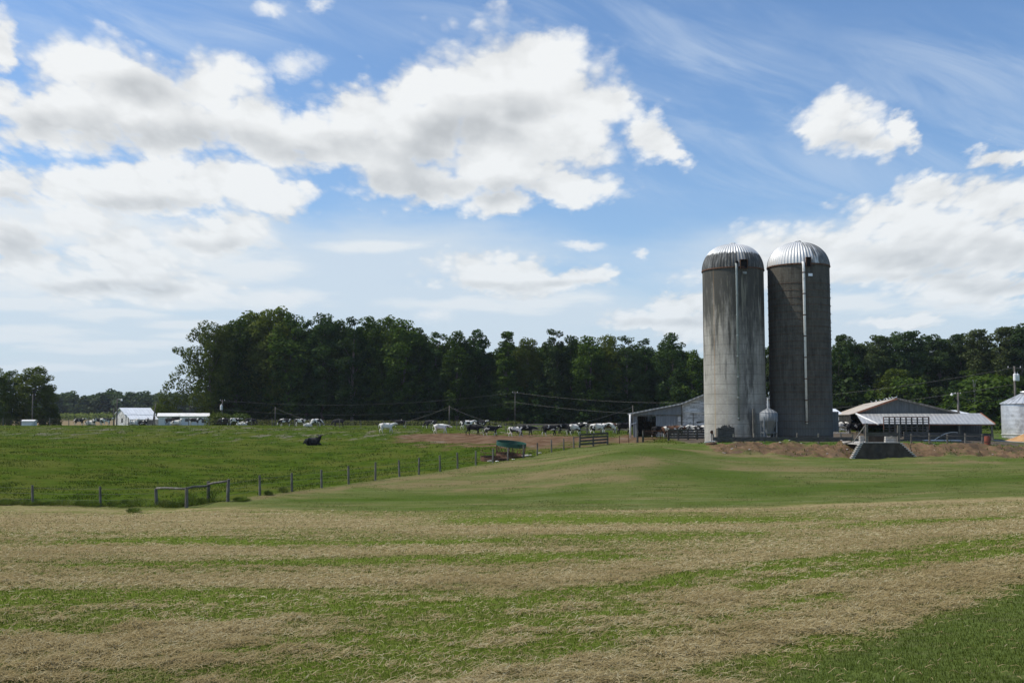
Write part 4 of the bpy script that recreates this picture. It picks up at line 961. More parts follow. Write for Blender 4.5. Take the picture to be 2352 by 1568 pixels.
# feed tank
p = onb(1764, 99.6); ft = thing('feed_tank', 'grey metal hopper tank on legs standing in the gap between the silos', 'feed tank', p)
mb = MB(); mb.lathe([(.84, 1.95), (.86, 2.0), (.86, 2.75), (.80, 2.80)], n=28); mb.build('barrel', M_leansid, ft, smooth=True)
mb = MB(); mb.lathe([(.88, 2.74), (.5, 3.0), (.22, 3.12), (.2, 3.2), (.02, 3.22)], n=28); mb.build('lid', M_leansid, ft)
mb = MB(); mb.lathe([(.84, 1.96), (.25, .75), (.2, .55), (.02, .5)], n=28); mb.build('hopper_cone', M_leansid, ft, smooth=True)
for a in (45, 135, 225, 315):
    c_, s_ = math.cos(R(a)), math.sin(R(a)); mb = MB(); mb.beam((.84*c_, .84*s_, -.2), (.84*c_, .84*s_, 2.4), .11); mb.build('leg', M_leansid, ft)
mb = MB()
for a in range(4):
    q = [(.84*math.cos(R(45+90*k)), .84*math.sin(R(45+90*k)), .85) for k in (a, a+1)]; mb.beam(q[0], q[1], .06)
mb.build('brace', M_leansid, ft)
mb = MB(); mb.tube([(.1, .7, 3.1), (.1, .7, 4.2)], .05, 8); mb.build('vent_pipe', M_pvc, ft)

# ------------------------------------------------------------------ left wooden barn
YB = 120.0
def bx(px, py, Y=YB): v = at(px, py, Y); return v.x, v.z
x0, zl = bx(1445, 950.4); x1, zk = bx(1563, 927.3); xr = 25.3; zr = zk+(xr-x1)*.40; x2 = xr+(xr-x1); g0 = 2.75
bn = thing('wooden_barn', 'weathered wooden barn with metal lean-to roof, half hidden by the pale silo', 'barn', (0, 0, 0))
mb = MB()
mb.prism([(x1, g0), (x2, g0), (x2, zk-.05), (xr, zr-.05), (x1, zk-.05)], YB, YB+.12)
mb.build('gable_wall', M_clap, bn)
mb = MB(); mb.box((x1+.06, YB+9, (g0+zk)/2), (.12, 17.7, zk-g0-.3)); mb.box((x2-.06, YB+9, (g0+zk)/2), (.12, 17.7, zk-g0-.3)); mb.box(((x0+x2)/2, YB+18, (g0+zl)/2-.1), (x2-x0-.4, .12, zl-g0-.6)); mb.box((x0+.62, YB+9, (g0+zl)/2-.1), (.1, 17.5, zl-g0-.2)); mb.build('side_wall', M_clap, bn)
mb = MB()
for (a, b_) in (((x0-.15, zl), (x1, zk)), ((x1, zk), (xr, zr)), ((xr, zr), (x2+.3, zk-.1))):
    mb.slab([(a[0], YB-.35, a[1]+.06), (b_[0], YB-.35, b_[1]+.06), (b_[0], YB+18.4, b_[1]+.06), (a[0], YB+18.4, a[1]+.06)], .16)
mb.build('roof', M_roofgr, bn)
hz_ = bx(1500, 953.6)[1]; xd0 = bx(1506.5, 960)[0]; xd1 = bx(1555, 960)[0]; xp = bx(1459, 960)[0]
mb = MB(); mb.prism([(x0+.55, hz_+.10), (x1-.02, hz_+.10), (x1-.02, zk-.14), (x0+.55, zl+.02)], YB-.05, YB+.02); mb.build('metal_infill', M_leansid, bn)
mb = MB(); mb.box(((x0+x1)/2+.3, YB-.06, hz_+.0), (x1-x0-.6, .22, .17)); mb.build('header_beam', M_post, bn)
mb = MB(); mb.box(((xd0+xd1)/2, YB-.12, (hz_+g0)/2), (xd1-xd0, .06, hz_-g0-.06)); dr = mb.build('sliding_door', M_leansid, bn)
mb = MB(); mb.box(((xd1+x1)/2-.02, YB-.03, (hz_+g0)/2), (x1-xd1-.08, .08, hz_-g0-.1)); mb.build('door_jamb_panel', M_clap, bn)
for xx, ww in ((xp, .5), (xd0+.05, .12)): mb = MB(); mb.box((xx, YB+.06, (hz_+g0)/2), (ww, .12, hz_-g0)); mb.build('post', M_leansid if ww > .3 else M_post, bn)
mb = MB(); 
for k in range(9): mb.box((xp+.6+k*.34, YB+4.5+random.uniform(-.5, .5), g0+1.2), (.09, .09, 2.5))
for k in range(5): mb.beam((xp+.4, YB+4.2, g0+.35+k*.35), (xd0, YB+4.2, g0+.35+k*.35), .09, .04)
mb.build('stall_rack', M_post, bn)
mb = MB()
for k in range(46): mb.box((random.uniform(xp+.5, xd0-.1), YB+random.uniform(5, 7), g0+random.uniform(.2, 1.9)), (random.uniform(.3, .7), .5, random.uniform(.2, .4)), Matrix.Rotation(random.uniform(-.4, .4), 3, 'Y'))
mb.build('stored_bales', M_hay, bn)
xa = bx(1569, 930)[0]; dx1_ = bx(1623, 930)[0]
mb = MB(); mb.box(((xa+dx1_)/2+.6, YB-.05, bx(1590, 945)[1]-.02), (dx1_-xa+1.2, .10, .28)); mb.build('door_track', M_clap, bn)
mb = MB(); mb.box((bx(1590, 940)[0]-.0, YB-.04, (g0+5.9)/2), (.07, .05, 3.2)); mb.box((x1+.04, YB-.05, (g0+zk)/2), (.14, .08, zk-g0)); mb.build('corner_board', M_post, bn)
hx, hz1 = bx(1607, 969); a0 = bx(1598, 969)[0]
mb = MB(); q0 = bx(1597, 968); q1 = bx(1617, 968.2); q2 = bx(1599, 971.5); mb.prism([(q0[0], q0[1]), (q1[0], q1[1]), (q2[0], q2[1])], YB-.03, YB+.05); mb.build('broken_board_hole', M_black, bn)
dpx = bx(1448.5, 960)[0]; mb = MB(); mb.tube([(dpx, YB-.5, zl-.05), (dpx, YB-.5, g0-.1)], .12, 12); mb.tube([(dpx, YB-.5, zl-1.2), (dpx+.7, YB-.3, zl-1.0)], .05, 8); mb.build('downpipe', M_pvc, bn, smooth=True)

ra_ = R(-13); c_ = Vector((x0, YB, 0)); bn.rotation_euler = (0, 0, ra_); bn.location = c_-Matrix.Rotation(ra_, 3, 'Z') @ c_
# ------------------------------------------------------------------ freestall barn (turned a little, running away from the yard)
TH = R(15.4); ax_ = Vector((math.cos(TH), -math.sin(TH), 0)); ay_ = Vector((math.sin(TH), math.cos(TH), 0))
OB = Vector((45.1, 135, 2.45)); fb_ = thing('freestall_barn', 'long open-sided cattle barn with tan ridge roof and grey lean-to in front', 'barn', OB, -TH)
ze, zp, zr_ = 5.84-2.45, 7.72-2.45, 5.77-2.45; LBN = 80
mb = MB(); mb.slab([(0, -.4, ze), (5.1, -.4, zp), (5.1, LBN, zp), (0, LBN, ze)], .10); mb.slab([(-.02, -.4, ze), (-.9, 1, ze-.22), (-.9, LBN, ze-.22), (-.02, LBN, ze)], .08); mb.build('roof', M_rooftan, fb_)
mb = MB(); mb.slab([(5.1, -.4, zp), (12.5, -.4, zr_), (12.5, LBN, zr_), (5.1, LBN, zp)], .10); mb.build('roof', M_roofgr, fb_)
mb = MB(); mb.beam((-.05, -.45, ze-.08), (5.1, -.45, zp-.08), .06, .22); mb.build('rake_trim', M_red, fb_)
mb = MB(); mb.beam((5.1, -.45, zp-.06), (12.6, -.45, zr_-.06), .06, .24); mb.build('rake_trim', M_post, fb_)
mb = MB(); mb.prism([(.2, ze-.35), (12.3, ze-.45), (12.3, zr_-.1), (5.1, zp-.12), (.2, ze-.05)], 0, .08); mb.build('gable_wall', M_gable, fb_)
mb = MB(); mb.slab([(0, -.15, ze-.12), (15.0, -.15, zr_-.02), (15.5, -7, 4.45-2.45-.02), (.37, -7, 4.47-2.45)], .07); mb.build('lean_to_roof', M_roofgr, fb_)
mb = MB(); mb.beam((15.05, -.15, zr_-.02), (15.55, -7, 1.98), .08, .16); mb.beam((.35, -6.95, 1.93), (15.5, -6.95, 1.90), .06, .14); mb.build('lean_to_trim', M_red, fb_)
for k in range(13): mb = MB(); mb.beam((-.75, 1+k*5.4, -.5), (-.75, 1+k*5.4, ze-.3), .22); mb.build('post', M_post, fb_)
for k in range(5): mb = MB(); mb.beam((.6+k*3.65, -6.7, -.8), (.6+k*3.65, -6.7, 1.95), .2); mb.build('post', M_post, fb_)
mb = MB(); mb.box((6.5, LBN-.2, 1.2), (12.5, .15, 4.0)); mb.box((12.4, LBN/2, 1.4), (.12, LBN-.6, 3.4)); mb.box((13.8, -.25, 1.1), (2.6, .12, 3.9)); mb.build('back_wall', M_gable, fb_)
mb = MB(); mb.box((8.2, -1.0, -.15), (13.6, .12, 1.3)); mb.box((13.8, -6.4, .05), (3.2, .12, 1.5)); mb.box((15.3, -3.6, .05), (.12, 5.5, 1.5)); mb.build('low_wall', M_board, fb_)
mb = MB()
for k in range(4):
    for z in (.45, .95, 1.35): mb.beam((-.75, 1+k*16, z), (-.75, 1+(k+1)*16, z), .05, .12)
for z in (.3, .75, 1.15): mb.beam((-4.5, 1.0, z), (-.8, 1.0, z), .05, .10)
mb.build('stall_rail', M_galv, fb_)
mb = MB(); v1 = Vector((0, -.6, ze-.15)); mb.tube([v1, (2.2, -7.2, 1.80+.12)], .12, 12); mb.build('gutter_pipe', M_pvc, fb_, smooth=True)
# slatted feed panel
pn = at(2081.8, 990, 123); fp = thing('slatted_panel', 'tall rusty slatted cattle panel standing before the lean-to', 'cattle panel', (pn.x, 123, zt(pn.x, 123)))
hh_ = at(2081, 957, 123).z-zt(pn.x, 123); mb = MB()
for k in range(9): mb.box((-2.68+k*.67, 0, hh_/2), (.17 if k % 8 else .1, .05, hh_))
mb.build('upright', M_board, fp)
mb = MB()
for k in range(8): mb.box((0, -.05, hh_-.05-k*(hh_-.3)/7.6), (5.4, .04, .10 if k else .06))
mb.build('slat', M_board, fp)
mb = MB(); mb.box((0, -.09, hh_-.01), (5.5, .06, .06)); mb.box((-2.72, -.09, hh_/2+.5), (.06, .06, hh_-1)); mb.box((2.72, -.09, hh_/2+.5), (.06, .06, hh_-1)); mb.build('frame', M_red, fp)
# other white roofs
def open_shed(name, label, xa, xb, Y, ytop, yeave, depth, posts=6):
    A, B = at(xa, ytop, Y+depth), at(xb, ytop, Y+depth); C, D = at(xa, yeave, Y), at(xb, yeave, Y); gz_ = zt((C.x+D.x)/2, Y)
    s = thing(name, label, 'shed', (0, 0, 0)); mb = MB(); mb.slab([(C.x, Y, C.z), (D.x, Y, D.z), (D.x, Y+depth, A.z), (C.x, Y+depth, A.z)], .12); mb.build('roof', M_roofwh, s)
    for k in range(posts): x = C.x+.3+(D.x-C.x-.6)*k/(posts-1); mb = MB(); mb.beam((x, Y+.3, gz_-.3), (x, Y+.3, C.z-.05), .2); mb.build('post', M_post, s)
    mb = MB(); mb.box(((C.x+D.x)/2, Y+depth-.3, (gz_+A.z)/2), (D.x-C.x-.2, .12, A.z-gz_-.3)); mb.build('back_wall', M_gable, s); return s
open_shed('open_shed', 'white-roofed open shed seen between the dark silo and the long barn', 1880, 1959, 170, 938.5, 965, 9)
open_shed('open_shed', 'white tin roof showing above the right end of the grey lean-to', 2178, 2252, 176, 941.5, 954, 10)
# ------------------------------------------------------------------ grain bin, sand, road
p = onb(2354, 134); bz = at(2354, 1008, 134).z-.15; gb = thing('grain_bin', 'round silver grain bin with cone roof at the right picture edge', 'grain bin', (p.x, 134, bz))
wz = at(2354, 926.5, 134).z-bz; pz = at(2354, 903, 134).z-bz; r = 2.95
prof = [(r+.10, 0), (r+.10, .10), (r, .10)]; nrib = 56
for k in range(nrib+1): prof.append((r+(.018 if k % 2 else 0), .12+(wz-.12)*k/nrib))
mb = MB(); mb.lathe(prof, n=72); mb.build('bin_wall', M_galv, gb)
mb = MB(); mb.lathe([(r+.16, wz-.04), (.5, pz-.05), (.48, pz+.05)], n=72)
for k in range(26):
    a = 2*math.pi*k/26; mb.beam(((r+.16)*math.cos(a), (r+.16)*math.sin(a), wz), (.5*math.cos(a), .5*math.sin(a), pz), .05, .07)
mb.build('cone_roof', M_galv, gb)
mb = MB(); mb.lathe([(.45, pz), (.45, pz+.12), (.66, pz+.14), (.6, pz+.24), (.02, pz+.30)], n=24); mb.build('roof_cap', M_galv, gb)
mb = MB(); mb.lathe([(r+.02, wz*.155), (r+.10, wz*.155), (r+.10, wz*.165), (r+.02, wz*.165)], n=72); mb.build('stiffener_ring', M_white, gb)
rg = np.random.default_rng(4); p = onb(2385, 127); th_ = np.linspace(0, 2*math.pi, 41)[:-1]; V = []; F = []
for i, q in enumerate(np.linspace(0, 1, 12)):
    for k, a in enumerate(th_): rr = 4.6*q*(1+.10*math.sin(3*a+1)+.05*math.sin(7*a)); V.append((rr*math.cos(a), rr*.8*math.sin(a), 1.75*(1-q)**1.15+.12*vnoise(np.array([rr*math.cos(a)*1.4+9]), np.array([rr*math.sin(a)*1.4+9]))[0]*(1-q)-.1))
for i in range(11):
    for k in range(40): F.append((i*40+k, i*40+(k+1) % 40, (i+1)*40+(k+1) % 40, (i+1)*40+k))
o = link('sand_pile', new_mesh('sand_pile', V, F, True), M_sand, None, p); tag(o, 'pile of orange sand in front of the silver grain bin', 'sand pile')
RD = [(55, 140, 1.6), (57, 132, 1.6), (59.5, 124, 1.7), (62.5, 117, 1.8), (67, 111, 2.0), (78, 104, 2.2)]; V = []; F = []
for i, (x, y, w_) in enumerate([(np.interp(q, range(6), [p_[0] for p_ in RD]), np.interp(q, range(6), [p_[1] for p_ in RD]), np.interp(q, range(6), [p_[2] for p_ in RD])) for q in np.linspace(0, 5, 41)]):
    for k in range(5):
        xx = x+(k-2)*w_*.62; V.append((xx, y+(k-2)*.5, zt(xx, y+(k-2)*.5)+.035))
    if i: F += [((i-1)*5+k, (i-1)*5+k+1, i*5+k+1, i*5+k) for k in range(4)]
o = link('gravel_road', new_mesh('gravel_road', V, F, True), M_gravel); o['kind'] = 'structure'

# ------------------------------------------------------------------ loading dock
def P2(px, py, Y): return at(px, py, Y)
YD = 92.4; q = [P2(1959.5, 1053, YD), P2(2107, 1053, YD), P2(2067.5, 1016, YD), P2(1980.5, 1016, YD)]
dk = thing('loading_ramp', 'dark concrete loading dock wall with stepped sloping ends in the dirt bank', 'loading dock', (0, 0, 0))
mb = MB(); mb.prism([(q[0].x, q[0].z-.3), (q[1].x, q[1].z-.3), (q[1].x, q[1].z), (q[2].x, q[2].z), (q[3].x, q[3].z), (q[0].x, q[0].z)], YD, YD+.3); mb.build('front_wall', M_conc, dk)
mb = MB(); n = 9
for k in range(n):
    f = (k+.5)/n; a = q[0].lerp(q[3], f); mb.box((a.x-.08, YD+.10, a.z), (.32, .5, (q[3].z-q[0].z)/n*.62)); a = q[1].lerp(q[2], f); mb.box((a.x+.05, YD+.18, a.z), (.26, .4, (q[3].z-q[0].z)/n*.55))
mb.build('step_blocks', M_conl, dk)
mb = MB(); mb.box(((q[2].x+q[3].x)/2, YD+3, q[2].z-.12), (q[2].x-q[3].x, 5.4, .2)); mb.box(((q[2].x+q[3].x)/2, YD+.12, q[2].z+.0), (q[2].x-q[3].x, .34, .05)); mb.build('deck', M_conl, dk)
zt0 = q[2].z
def blk(pxa, pxb, y0, y1, Y, nm, label, cat='block'):
    a = P2(pxa, y1, Y); b = P2(pxb, y0, Y); mb = MB(); mb.box(((a.x+b.x)/2, Y, (a.z+b.z)/2), (b.x-a.x, .4, b.z-a.z)); return mb
def blocks(label, rows, Y):
    o = None; mb = MB()
    for (pa, pb, y0, y1) in rows:
        a = P2(pa, y1, Y); b = P2(pb, y0, Y); nn = max(1, round((b.x-a.x)/.42))
        for k in range(nn): w_ = (b.x-a.x)/nn; mb.box((a.x+w_*(k+.5), Y+random.uniform(-.04, .04), (a.z+b.z)/2), (w_-.02, .4, b.z-a.z-.012))
    o = mb.build('block_stack', M_conl); tag(o, label, 'concrete blocks', 'stacks of pale blocks on the loading dock'); return o
blocks('stepped stack of pale concrete blocks at the right post of the dock', [(2032, 2062, 1011, 1015.8), (2032, 2062, 1006, 1010.5), (2033, 2062, 1002, 1005.6), (2047, 2062, 998, 1001.6), (2049, 2062, 994.5, 997.6)], YD+1.0)
blocks('small pale block stack at the left post of the dock', [(1974, 1984, 1011, 1015.8), (1974, 1984, 1006, 1010.5), (1974, 1984, 1001, 1005.6)], YD+1.0)
a = P2(1994, 1015, YD+1.4); b = P2(2031, 1000, YD+1.4); mb = MB(); mb.box(((a.x+b.x)/2, YD+1.4, (a.z+b.z)/2), (b.x-a.x, .2, b.z-a.z)); o = mb.build('low_partition', M_conc); tag(o, 'low dark concrete partition between the two dock posts', 'partition')
fr = thing('dock_frame', 'weathered timber frame of two posts, a wide plank and a leaning brace on the dock', 'timber frame', (0, 0, 0))
for px, t_ in ((1990.5, 971.5), (2063.5, 976)): a = P2(px, 1016.5, YD+.55); b = P2(px, t_, YD+.55); mb = MB(); mb.beam((a.x, a.y, a.z-.1), b, .2); mb.build('post', M_post, fr)
a = P2(1990, 996.5, YD+.42); b = P2(2064, 997.5, YD+.42); mb = MB(); mb.beam(a, b, .05, .30); mb.build('plank', M_board, fr)
a = P2(1988, 976, YD+.35); b = P2(1959, 1016, YD+.35); mb = MB(); mb.beam(a, b, .05, .20, up=(0, 1, 0)); mb.build('brace', M_post, fr)
a = P2(1957, 1014, YD+1.5); b = P2(1936, 1019, YD+2.0); mb = MB(); mb.beam(a, b, .12, .12); mb.build('sill_timber', M_post, fr)

# ------------------------------------------------------------------ fences
def posts_part(root, lst, rad, mat, square=False):
    for (px, top, base, Y, *ln) in lst:
        a = at(px, base, Y); b = at(px+(ln[0] if ln else 0), top, Y); g = zt(a.x, Y); mb = MB()
        hgt = b.z-a.z; base_ = Vector((a.x, Y, g-.25)); tip = Vector((b.x, Y, g+hgt))
        if square: mb.beam(base_, tip, rad*1.8)
        else: mb.tube([base_, base_.lerp(tip, .5)+Vector((random.uniform(-.01, .01), 0, 0)), tip], [rad*1.08, rad, rad*.93], 9)
        mb.build('post', mat, root)
def wire_part(root, pts, heights, name='wire', rad=.006, mat=None):
    for h in heights:
        mb = MB()
        for a, b in zip(pts[:-1], pts[1:]):
            mb.tube([Vector(a)+Vector((0, 0, h)), (Vector(a)+Vector(b))/2+Vector((0, 0, h-.02)), Vector(b)+Vector((0, 0, h))], rad, 4, False)
        mb.build(name, mat or M_bwire, root)
wf = thing('wire_fence', 'post and wire fence climbing the edge of the mown lawn to the wooden gate', 'fence', (0, 0, 0))
LF = [(597,1093,1138.5),(670.5,1086,1129),(739,1077,1118.5),(801,1069,1111),(862,1061,1103),(918,1057,1095.5),(962,1050,1089),(1010.5,1045,1082),(1051,1039,1075.5),(1093,1034.5,1067.5),(1132,1032,1064),(1166,1028,1058),(1202,1022,1052),(1234,1017,1046),(1267,1011,1040),(1295,1007,1033.5),(1318,1002,1028.5)]
lst = []; pp = []
for i, (px, t_, b_) in enumerate(LF):
    u = (px-1176)/FPX; tt = (u*62.6+17.4)/(24-47.4*u); Y = 62.6+47.4*tt; lst.append((px, t_, b_, Y, (-2 if i in (5,) else random.uniform(-1, 1)))); X = u*Y; pp.append((X, Y, zt(X, Y)))
posts_part(wf, lst, .075, M_post); c0 = onb(523, 62.4); wire_part(wf, [tuple(c0)]+pp, (.35, .7, 1.05))
cf = thing('rail_fence', 'corner brace of four thick posts joined by rough pole rails', 'fence', (0, 0, 0))
CL = [(360,1116.5,1154,63.0,-2),(428.5,1114.5,1162,61.0,0),(478.5,1105,1152.6,63.0,0),(523,1099.5,1151,62.4,2)]
posts_part(cf, CL, .10, M_post)
def rail(root, a, b, r, sag=.03, mat=M_post, nm='rail'):
    a, b = Vector(a), Vector(b); mb = MB(); mb.tube([a, a.lerp(b, .3)+Vector((0, 0, sag)), a.lerp(b, .7)+Vector((0, 0, sag*.3)), b], [r, r*.95, r*.9, r*.85], 9); mb.build(nm, mat, root, smooth=True)
rail(cf, at(360, 1121, 62.9), at(428, 1122, 61.1), .075); rail(cf, at(429, 1121, 61.1), at(478, 1115.5, 62.9), .075, .05); rail(cf, at(479, 1112, 62.9), at(522, 1104.5, 62.4), .075)
lf = thing('wire_fence', 'nearly level post and wire fence between straw field and pasture at the left', 'fence', (0, 0, 0))
posts_part(lf, [(75,1105,1151,62.2,-.5),(231,1108,1153,62.2,-1)], .075, M_post)
wire_part(lf, [(-44, 62.2, zt(-44, 62.2)), tuple(onb(75, 62.2)), tuple(onb(231, 62.2)), tuple(onb(360, 62.9))], (.35, .7, 1.02))
gt = thing('wooden_gate', 'dark four-rail wooden gate section at the top of the lawn fence', 'gate', (0, 0, 0))
posts_part(gt, [(1331,995,1026,110.6,1.5),(1362.5,998,1023,111.6),(1395.5,992,1020.5,112.6)], .10, M_board)
for k in range(4):
    f = k/3; a = at(1331, 998.5+f*21.5, 110.5); b = at(1362.5, 996.5+f*21, 111.5); c = at(1395, 994.5+f*20.5, 112.5); mb = MB(); mb.beam(a, b, .05, .20); mb.beam(b, c, .05, .20); mb.build('rail', M_board, gt)
a = at(1318, 1004, 110.2); b = at(1330, 1002.5, 110.5); rail(gt, a, b, .05, 0, M_pole, 'end_pole')
w2 = thing('wire_fence', 'light wire fence between the wooden gate and the barn yard gate', 'fence', (0, 0, 0))
posts_part(w2, [(1423,1000,1019,113.0),(1444,1000,1018,113.2)], .04, M_rust)
wire_part(w2, [tuple(onb(1396, 112.7)), tuple(onb(1423, 113.0)), tuple(onb(1444, 113.2)), tuple(onb(1464, 113.2))], (.25, .5, .78, 1.05))
bf = thing('board_fence', 'dark board fence in front of the wooden barn, ending at the pale silo', 'fence', (0, 0, 0))
posts_part(bf, [(1464,985.5,1014,113.2,1),(1477,986,1013,113.2),(1535.5,985,1010.5,113.4),(1558,985,1011,113.4),(1580,986,1011,113.3),(1601,986,1010,113.2)], .11, M_board)
for k in range(4):
    f = k/3; a = at(1536, 987.5+f*17.5, 113.2); b = at(1622, 987+f*17.5, 113.0); mb = MB(); mb.beam(a, b, .05, .21); mb.build('rail', M_board, bf)
yg = thing('metal_gate', 'thin rusty tubular gate between the twin posts and the barn board fence', 'gate', (0, 0, 0)); mb = MB()
for k in range(5): mb.tube([at(1478, 990+k*4.6, 113.2), at(1535, 988.5+k*4.6, 113.3)], .025, 6)
for px in (1479, 1498, 1517, 1534): mb.tube([at(px, 989, 113.2), at(px, 1009, 113.2)], .025, 6)
mb.build('gate_frame', M_rust, yg)
yf = thing('plank_fence', 'long low fence of one wide dark plank along the dirt bank before the silos', 'fence', (0, 0, 0))
YF = 98.9; PX = [(1638,998.5,1018,99.8),(1685,997,1018,YF),(1732,998,1019,YF),(1784,996.5,1019,YF),(1831,995.5,1018,YF),(1880,996,1018.5,YF),(1931,996,1019,YF),(1958,999,1019,YF)]
posts_part(yf, PX, .085, M_post)
for i in range(len(PX)-1):
    a = at(PX[i][0], 1008, YF-.12); b = at(PX[i+1][0], 1008+(.6 if i % 2 else 0), YF-.12); a.y = b.y = YF-.12; mb = MB(); mb.beam(a, b, .05, .40); mb.build('plank', M_board, yf)
mb = MB(); A_1 = onb(2072, 107); B_1 = onb(2268, 110); mb.beam(A_1+Vector((0, 0, .35)), B_1+Vector((0, 0, .35)), .10, .95); o = mb.build('board_wall', M_board); tag(o, 'low dark solid board wall under the lean-to, behind the sparse post fence', 'wall')
y2 = thing('rail_fence', 'sparse grey post fence right of the loading dock with one thin top rail', 'fence', (0, 0, 0))
PX2 = [(2093,996,1019,98.6),(2134.5,994,1019,98.6),(2176,994.5,1020,98.6),(2217,993,1020,98.6),(2256,995.5,1021,98.8)]
posts_part(y2, PX2, .09, M_post)
for a_, b_ in zip(PX2[:-1], PX2[1:]): rail(y2, at(a_[0], 1001, 98.5), at(b_[0], 1001.5, 98.5), .035, 0, M_board)
rail(y2, at(2064, 1001, 95), at(2093, 1000.5, 98.4), .04, 0, M_board)
b2 = thing('board_fence', 'brown board fence running behind the cows to the open barn bay', 'fence', (0, 0, 0))
lst = []; 
for k, px in enumerate(range(1188, 1450, 32)): lst.append((px, 975.5, 993, 150-(k*1.6)))
posts_part(b2, lst, .09, M_board)
for z0_, hh in ((1.22, .24), (.86, .22), (.50, .22)):
    mb = MB()
    for a_, b_ in zip(lst[:-1], lst[1:]): a = onb(a_[0], a_[3], z0_); b = onb(b_[0], b_[3], z0_); mb.beam(a, b, .05, hh)
    mb.build('rail', M_board, b2)
ff = thing('wire_fence', 'far thin-post wire fence behind the grazing herd, crossing the left half', 'fence', (0, 0, 0))
FF = [(-30,201),(7,200),(48,199.6),(114,199),(158,198),(204,197.4),(262,197),(295,196),(340,195.5),(386,195),(433,194),(480,193),(528,192),(577,191),(625,189),(676,186),(729,183),(780,180),(829,177),(880,174),(932,171),(990,168),(1049,165),(1105,160),(1162,155),(1186,150.5)]
posts_part(ff, [(px, 966+(.008*(px)), 984+.008*px, Y, random.uniform(-.5, .5)) for px, Y in FF], .07, M_post)
wire_part(ff, [tuple(onb(px, Y)) for px, Y in FF], (.5, .85, 1.2), rad=.008)

# ------------------------------------------------------------------ utility poles and lines
def upole(px, top, Y, label, arm=0, trans=0, lamp=0, rad=.13, lean=0, x=None):
    p = onb(px, Y); tp = at(px, top, Y); h = tp.z-p.z; u = thing('utility_pole', label, 'utility pole', p, group='wooden poles of the overhead line')
    mb = MB(); mb.tube([(0, 0, -.5), (lean*.5, 0, h*.5), (lean, 0, h)], [rad*1.2, rad, rad*.8], 10); mb.build('pole', M_pole, u, smooth=True)
    if arm:
        mb = MB(); mb.beam((lean-arm, 0, h-.25), (lean+arm, 0, h-.25), .09, .11); mb.build('crossarm', M_pole, u); 
        for s in (-.9, 0, .9): mb = MB(); mb.lathe([(.03, h-.2), (.06, h-.16), (.04, h-.08), (.06, h-.03), (.01, h+.02)], (lean+arm*s, 0, 0), 10); mb.build('insulator', M_white, u)
    for k in range(trans):
        mb = MB(); mb.lathe([(.02, h*.72-1.05 if k < 0 else h-1.15-1.0), (.24, h-2.13), (.26, h-2.0), (.26, h-1.2), (.20, h-1.12), (.02, h-1.10)], (lean+(-.1 if k == 0 else .42), -.36 if k == 0 else .0, 0), 18); t_ = mb.build('transformer', M_white, u, smooth=False)
        mb = MB(); mb.tube([(lean+(-.1 if k == 0 else .42), -.36 if k == 0 else 0, h-1.1), (lean+(-.1 if k == 0 else .42), -.36 if k == 0 else 0, h-.85)], .05, 8); mb.build('bushing', M_white, t_)
    if lamp:
        mb = MB(); mb.tube([(lean, 0, h-.3), (lean+lamp*.5, 0, h-.15), (lean+lamp, 0, h-.25)], .035, 6); mb.lathe([(.02, h-.1), (.14, h-.2), (.22, h-.42), (.2, h-.52), (.02, h-.55)], (lean+lamp, 0, 0), 12); mb.build('yard_lamp', M_white, u)
    return (p.x+lean, Y, p.z+h-.2)
T = {}
T['a'] = upole(77, 905, 206, 'pole in front of the large lone tree at the left', .6)
T['b'] = upole(271, 914.5, 212, 'tall pole with small white lamp arms left of the grey barn', 0, 0, .9); T['b2'] = upole(264, 937, 209, 'short pole beside the tall lamp pole, left of the grey barn')
T['c'] = upole(353, 926, 209, 'leaning pole in front of the right end of the grey barn', 0, 0, 0, .13, .6)
T['c2'] = upole(358, 955, 208, 'short stub pole between grey barn and white shed', 0, 0, 0, .1)
T['d'] = upole(438, 930, 222, 'pole with bright round lamp above the white shed', 0, 0, .5, .1)
T['e'] = upole(512, 917.5, 214, 'pole with a white transformer rising from the olive bush', .5, 1)
T['f'] = upole(633.5, 934, 194, 'thin grey pole standing alone before the darkest trees', 0, 0, 0, .10)
T['g'] = upole(1032.5, 931, 178, 'thin pale pole behind the white walking cow', 0, 0, 0, .10)
T['h'] = upole(1183, 899, 205, 'brown pole against the wood above the bare ground', .5, 0, 0, .08)
T['i'] = upole(1453, 930.5, 142, 'thin pole rising behind the low end of the wooden barn', 0, 0, 0, .07)
T['j'] = upole(2199, 901, 182, 'pole with yard lamp behind the freestall barn roof', .5, 0, -1.1, .2)
T['k'] = upole(2330.5, 841, 150, 'tall pole carrying two white transformers beside the grain bin', 1.0, 2, 0, .17)
def line(a, b, sag, label, rad=.022, dz=(0, 0)):
    rad *= .6
    a, b = Vector(a)+Vector((0, 0, dz[0])), Vector(b)+Vector((0, 0, dz[1])); pts = []
    for k in range(25): f = k/24; p = a.lerp(b, f); p.z -= sag*4*f*(1-f); pts.append(p)
    mb = MB(); mb.tube(pts, rad, 5, False); o = mb.build('power_line', M_wire); tag(o, label, 'power line', 'overhead wires'); return o
line(T['f'], T['g'], 3.6, 'sagging wire from the lone grey pole to the pole behind the white cow', .03)
line(T['g'], T['i'], 3.2, 'sagging wire from the pole behind the white cow to the wooden barn', .028)
line(T['f'], T['e'], 2.6, 'sagging wire from the lone grey pole to the transformer pole in the bush', .028, (0, -3.4))
line(T['e'], T['h'], 1.6, 'upper wire crossing the dark wood to the brown pole', .026)
line(T['e'], T['h'], 1.8, 'lower wire crossing the dark wood to the brown pole', .024, (-1.8, -1.9))
line(T['h'], T['k'], 3.4, 'upper wire from the brown pole past the silos to the two-transformer pole', .026)
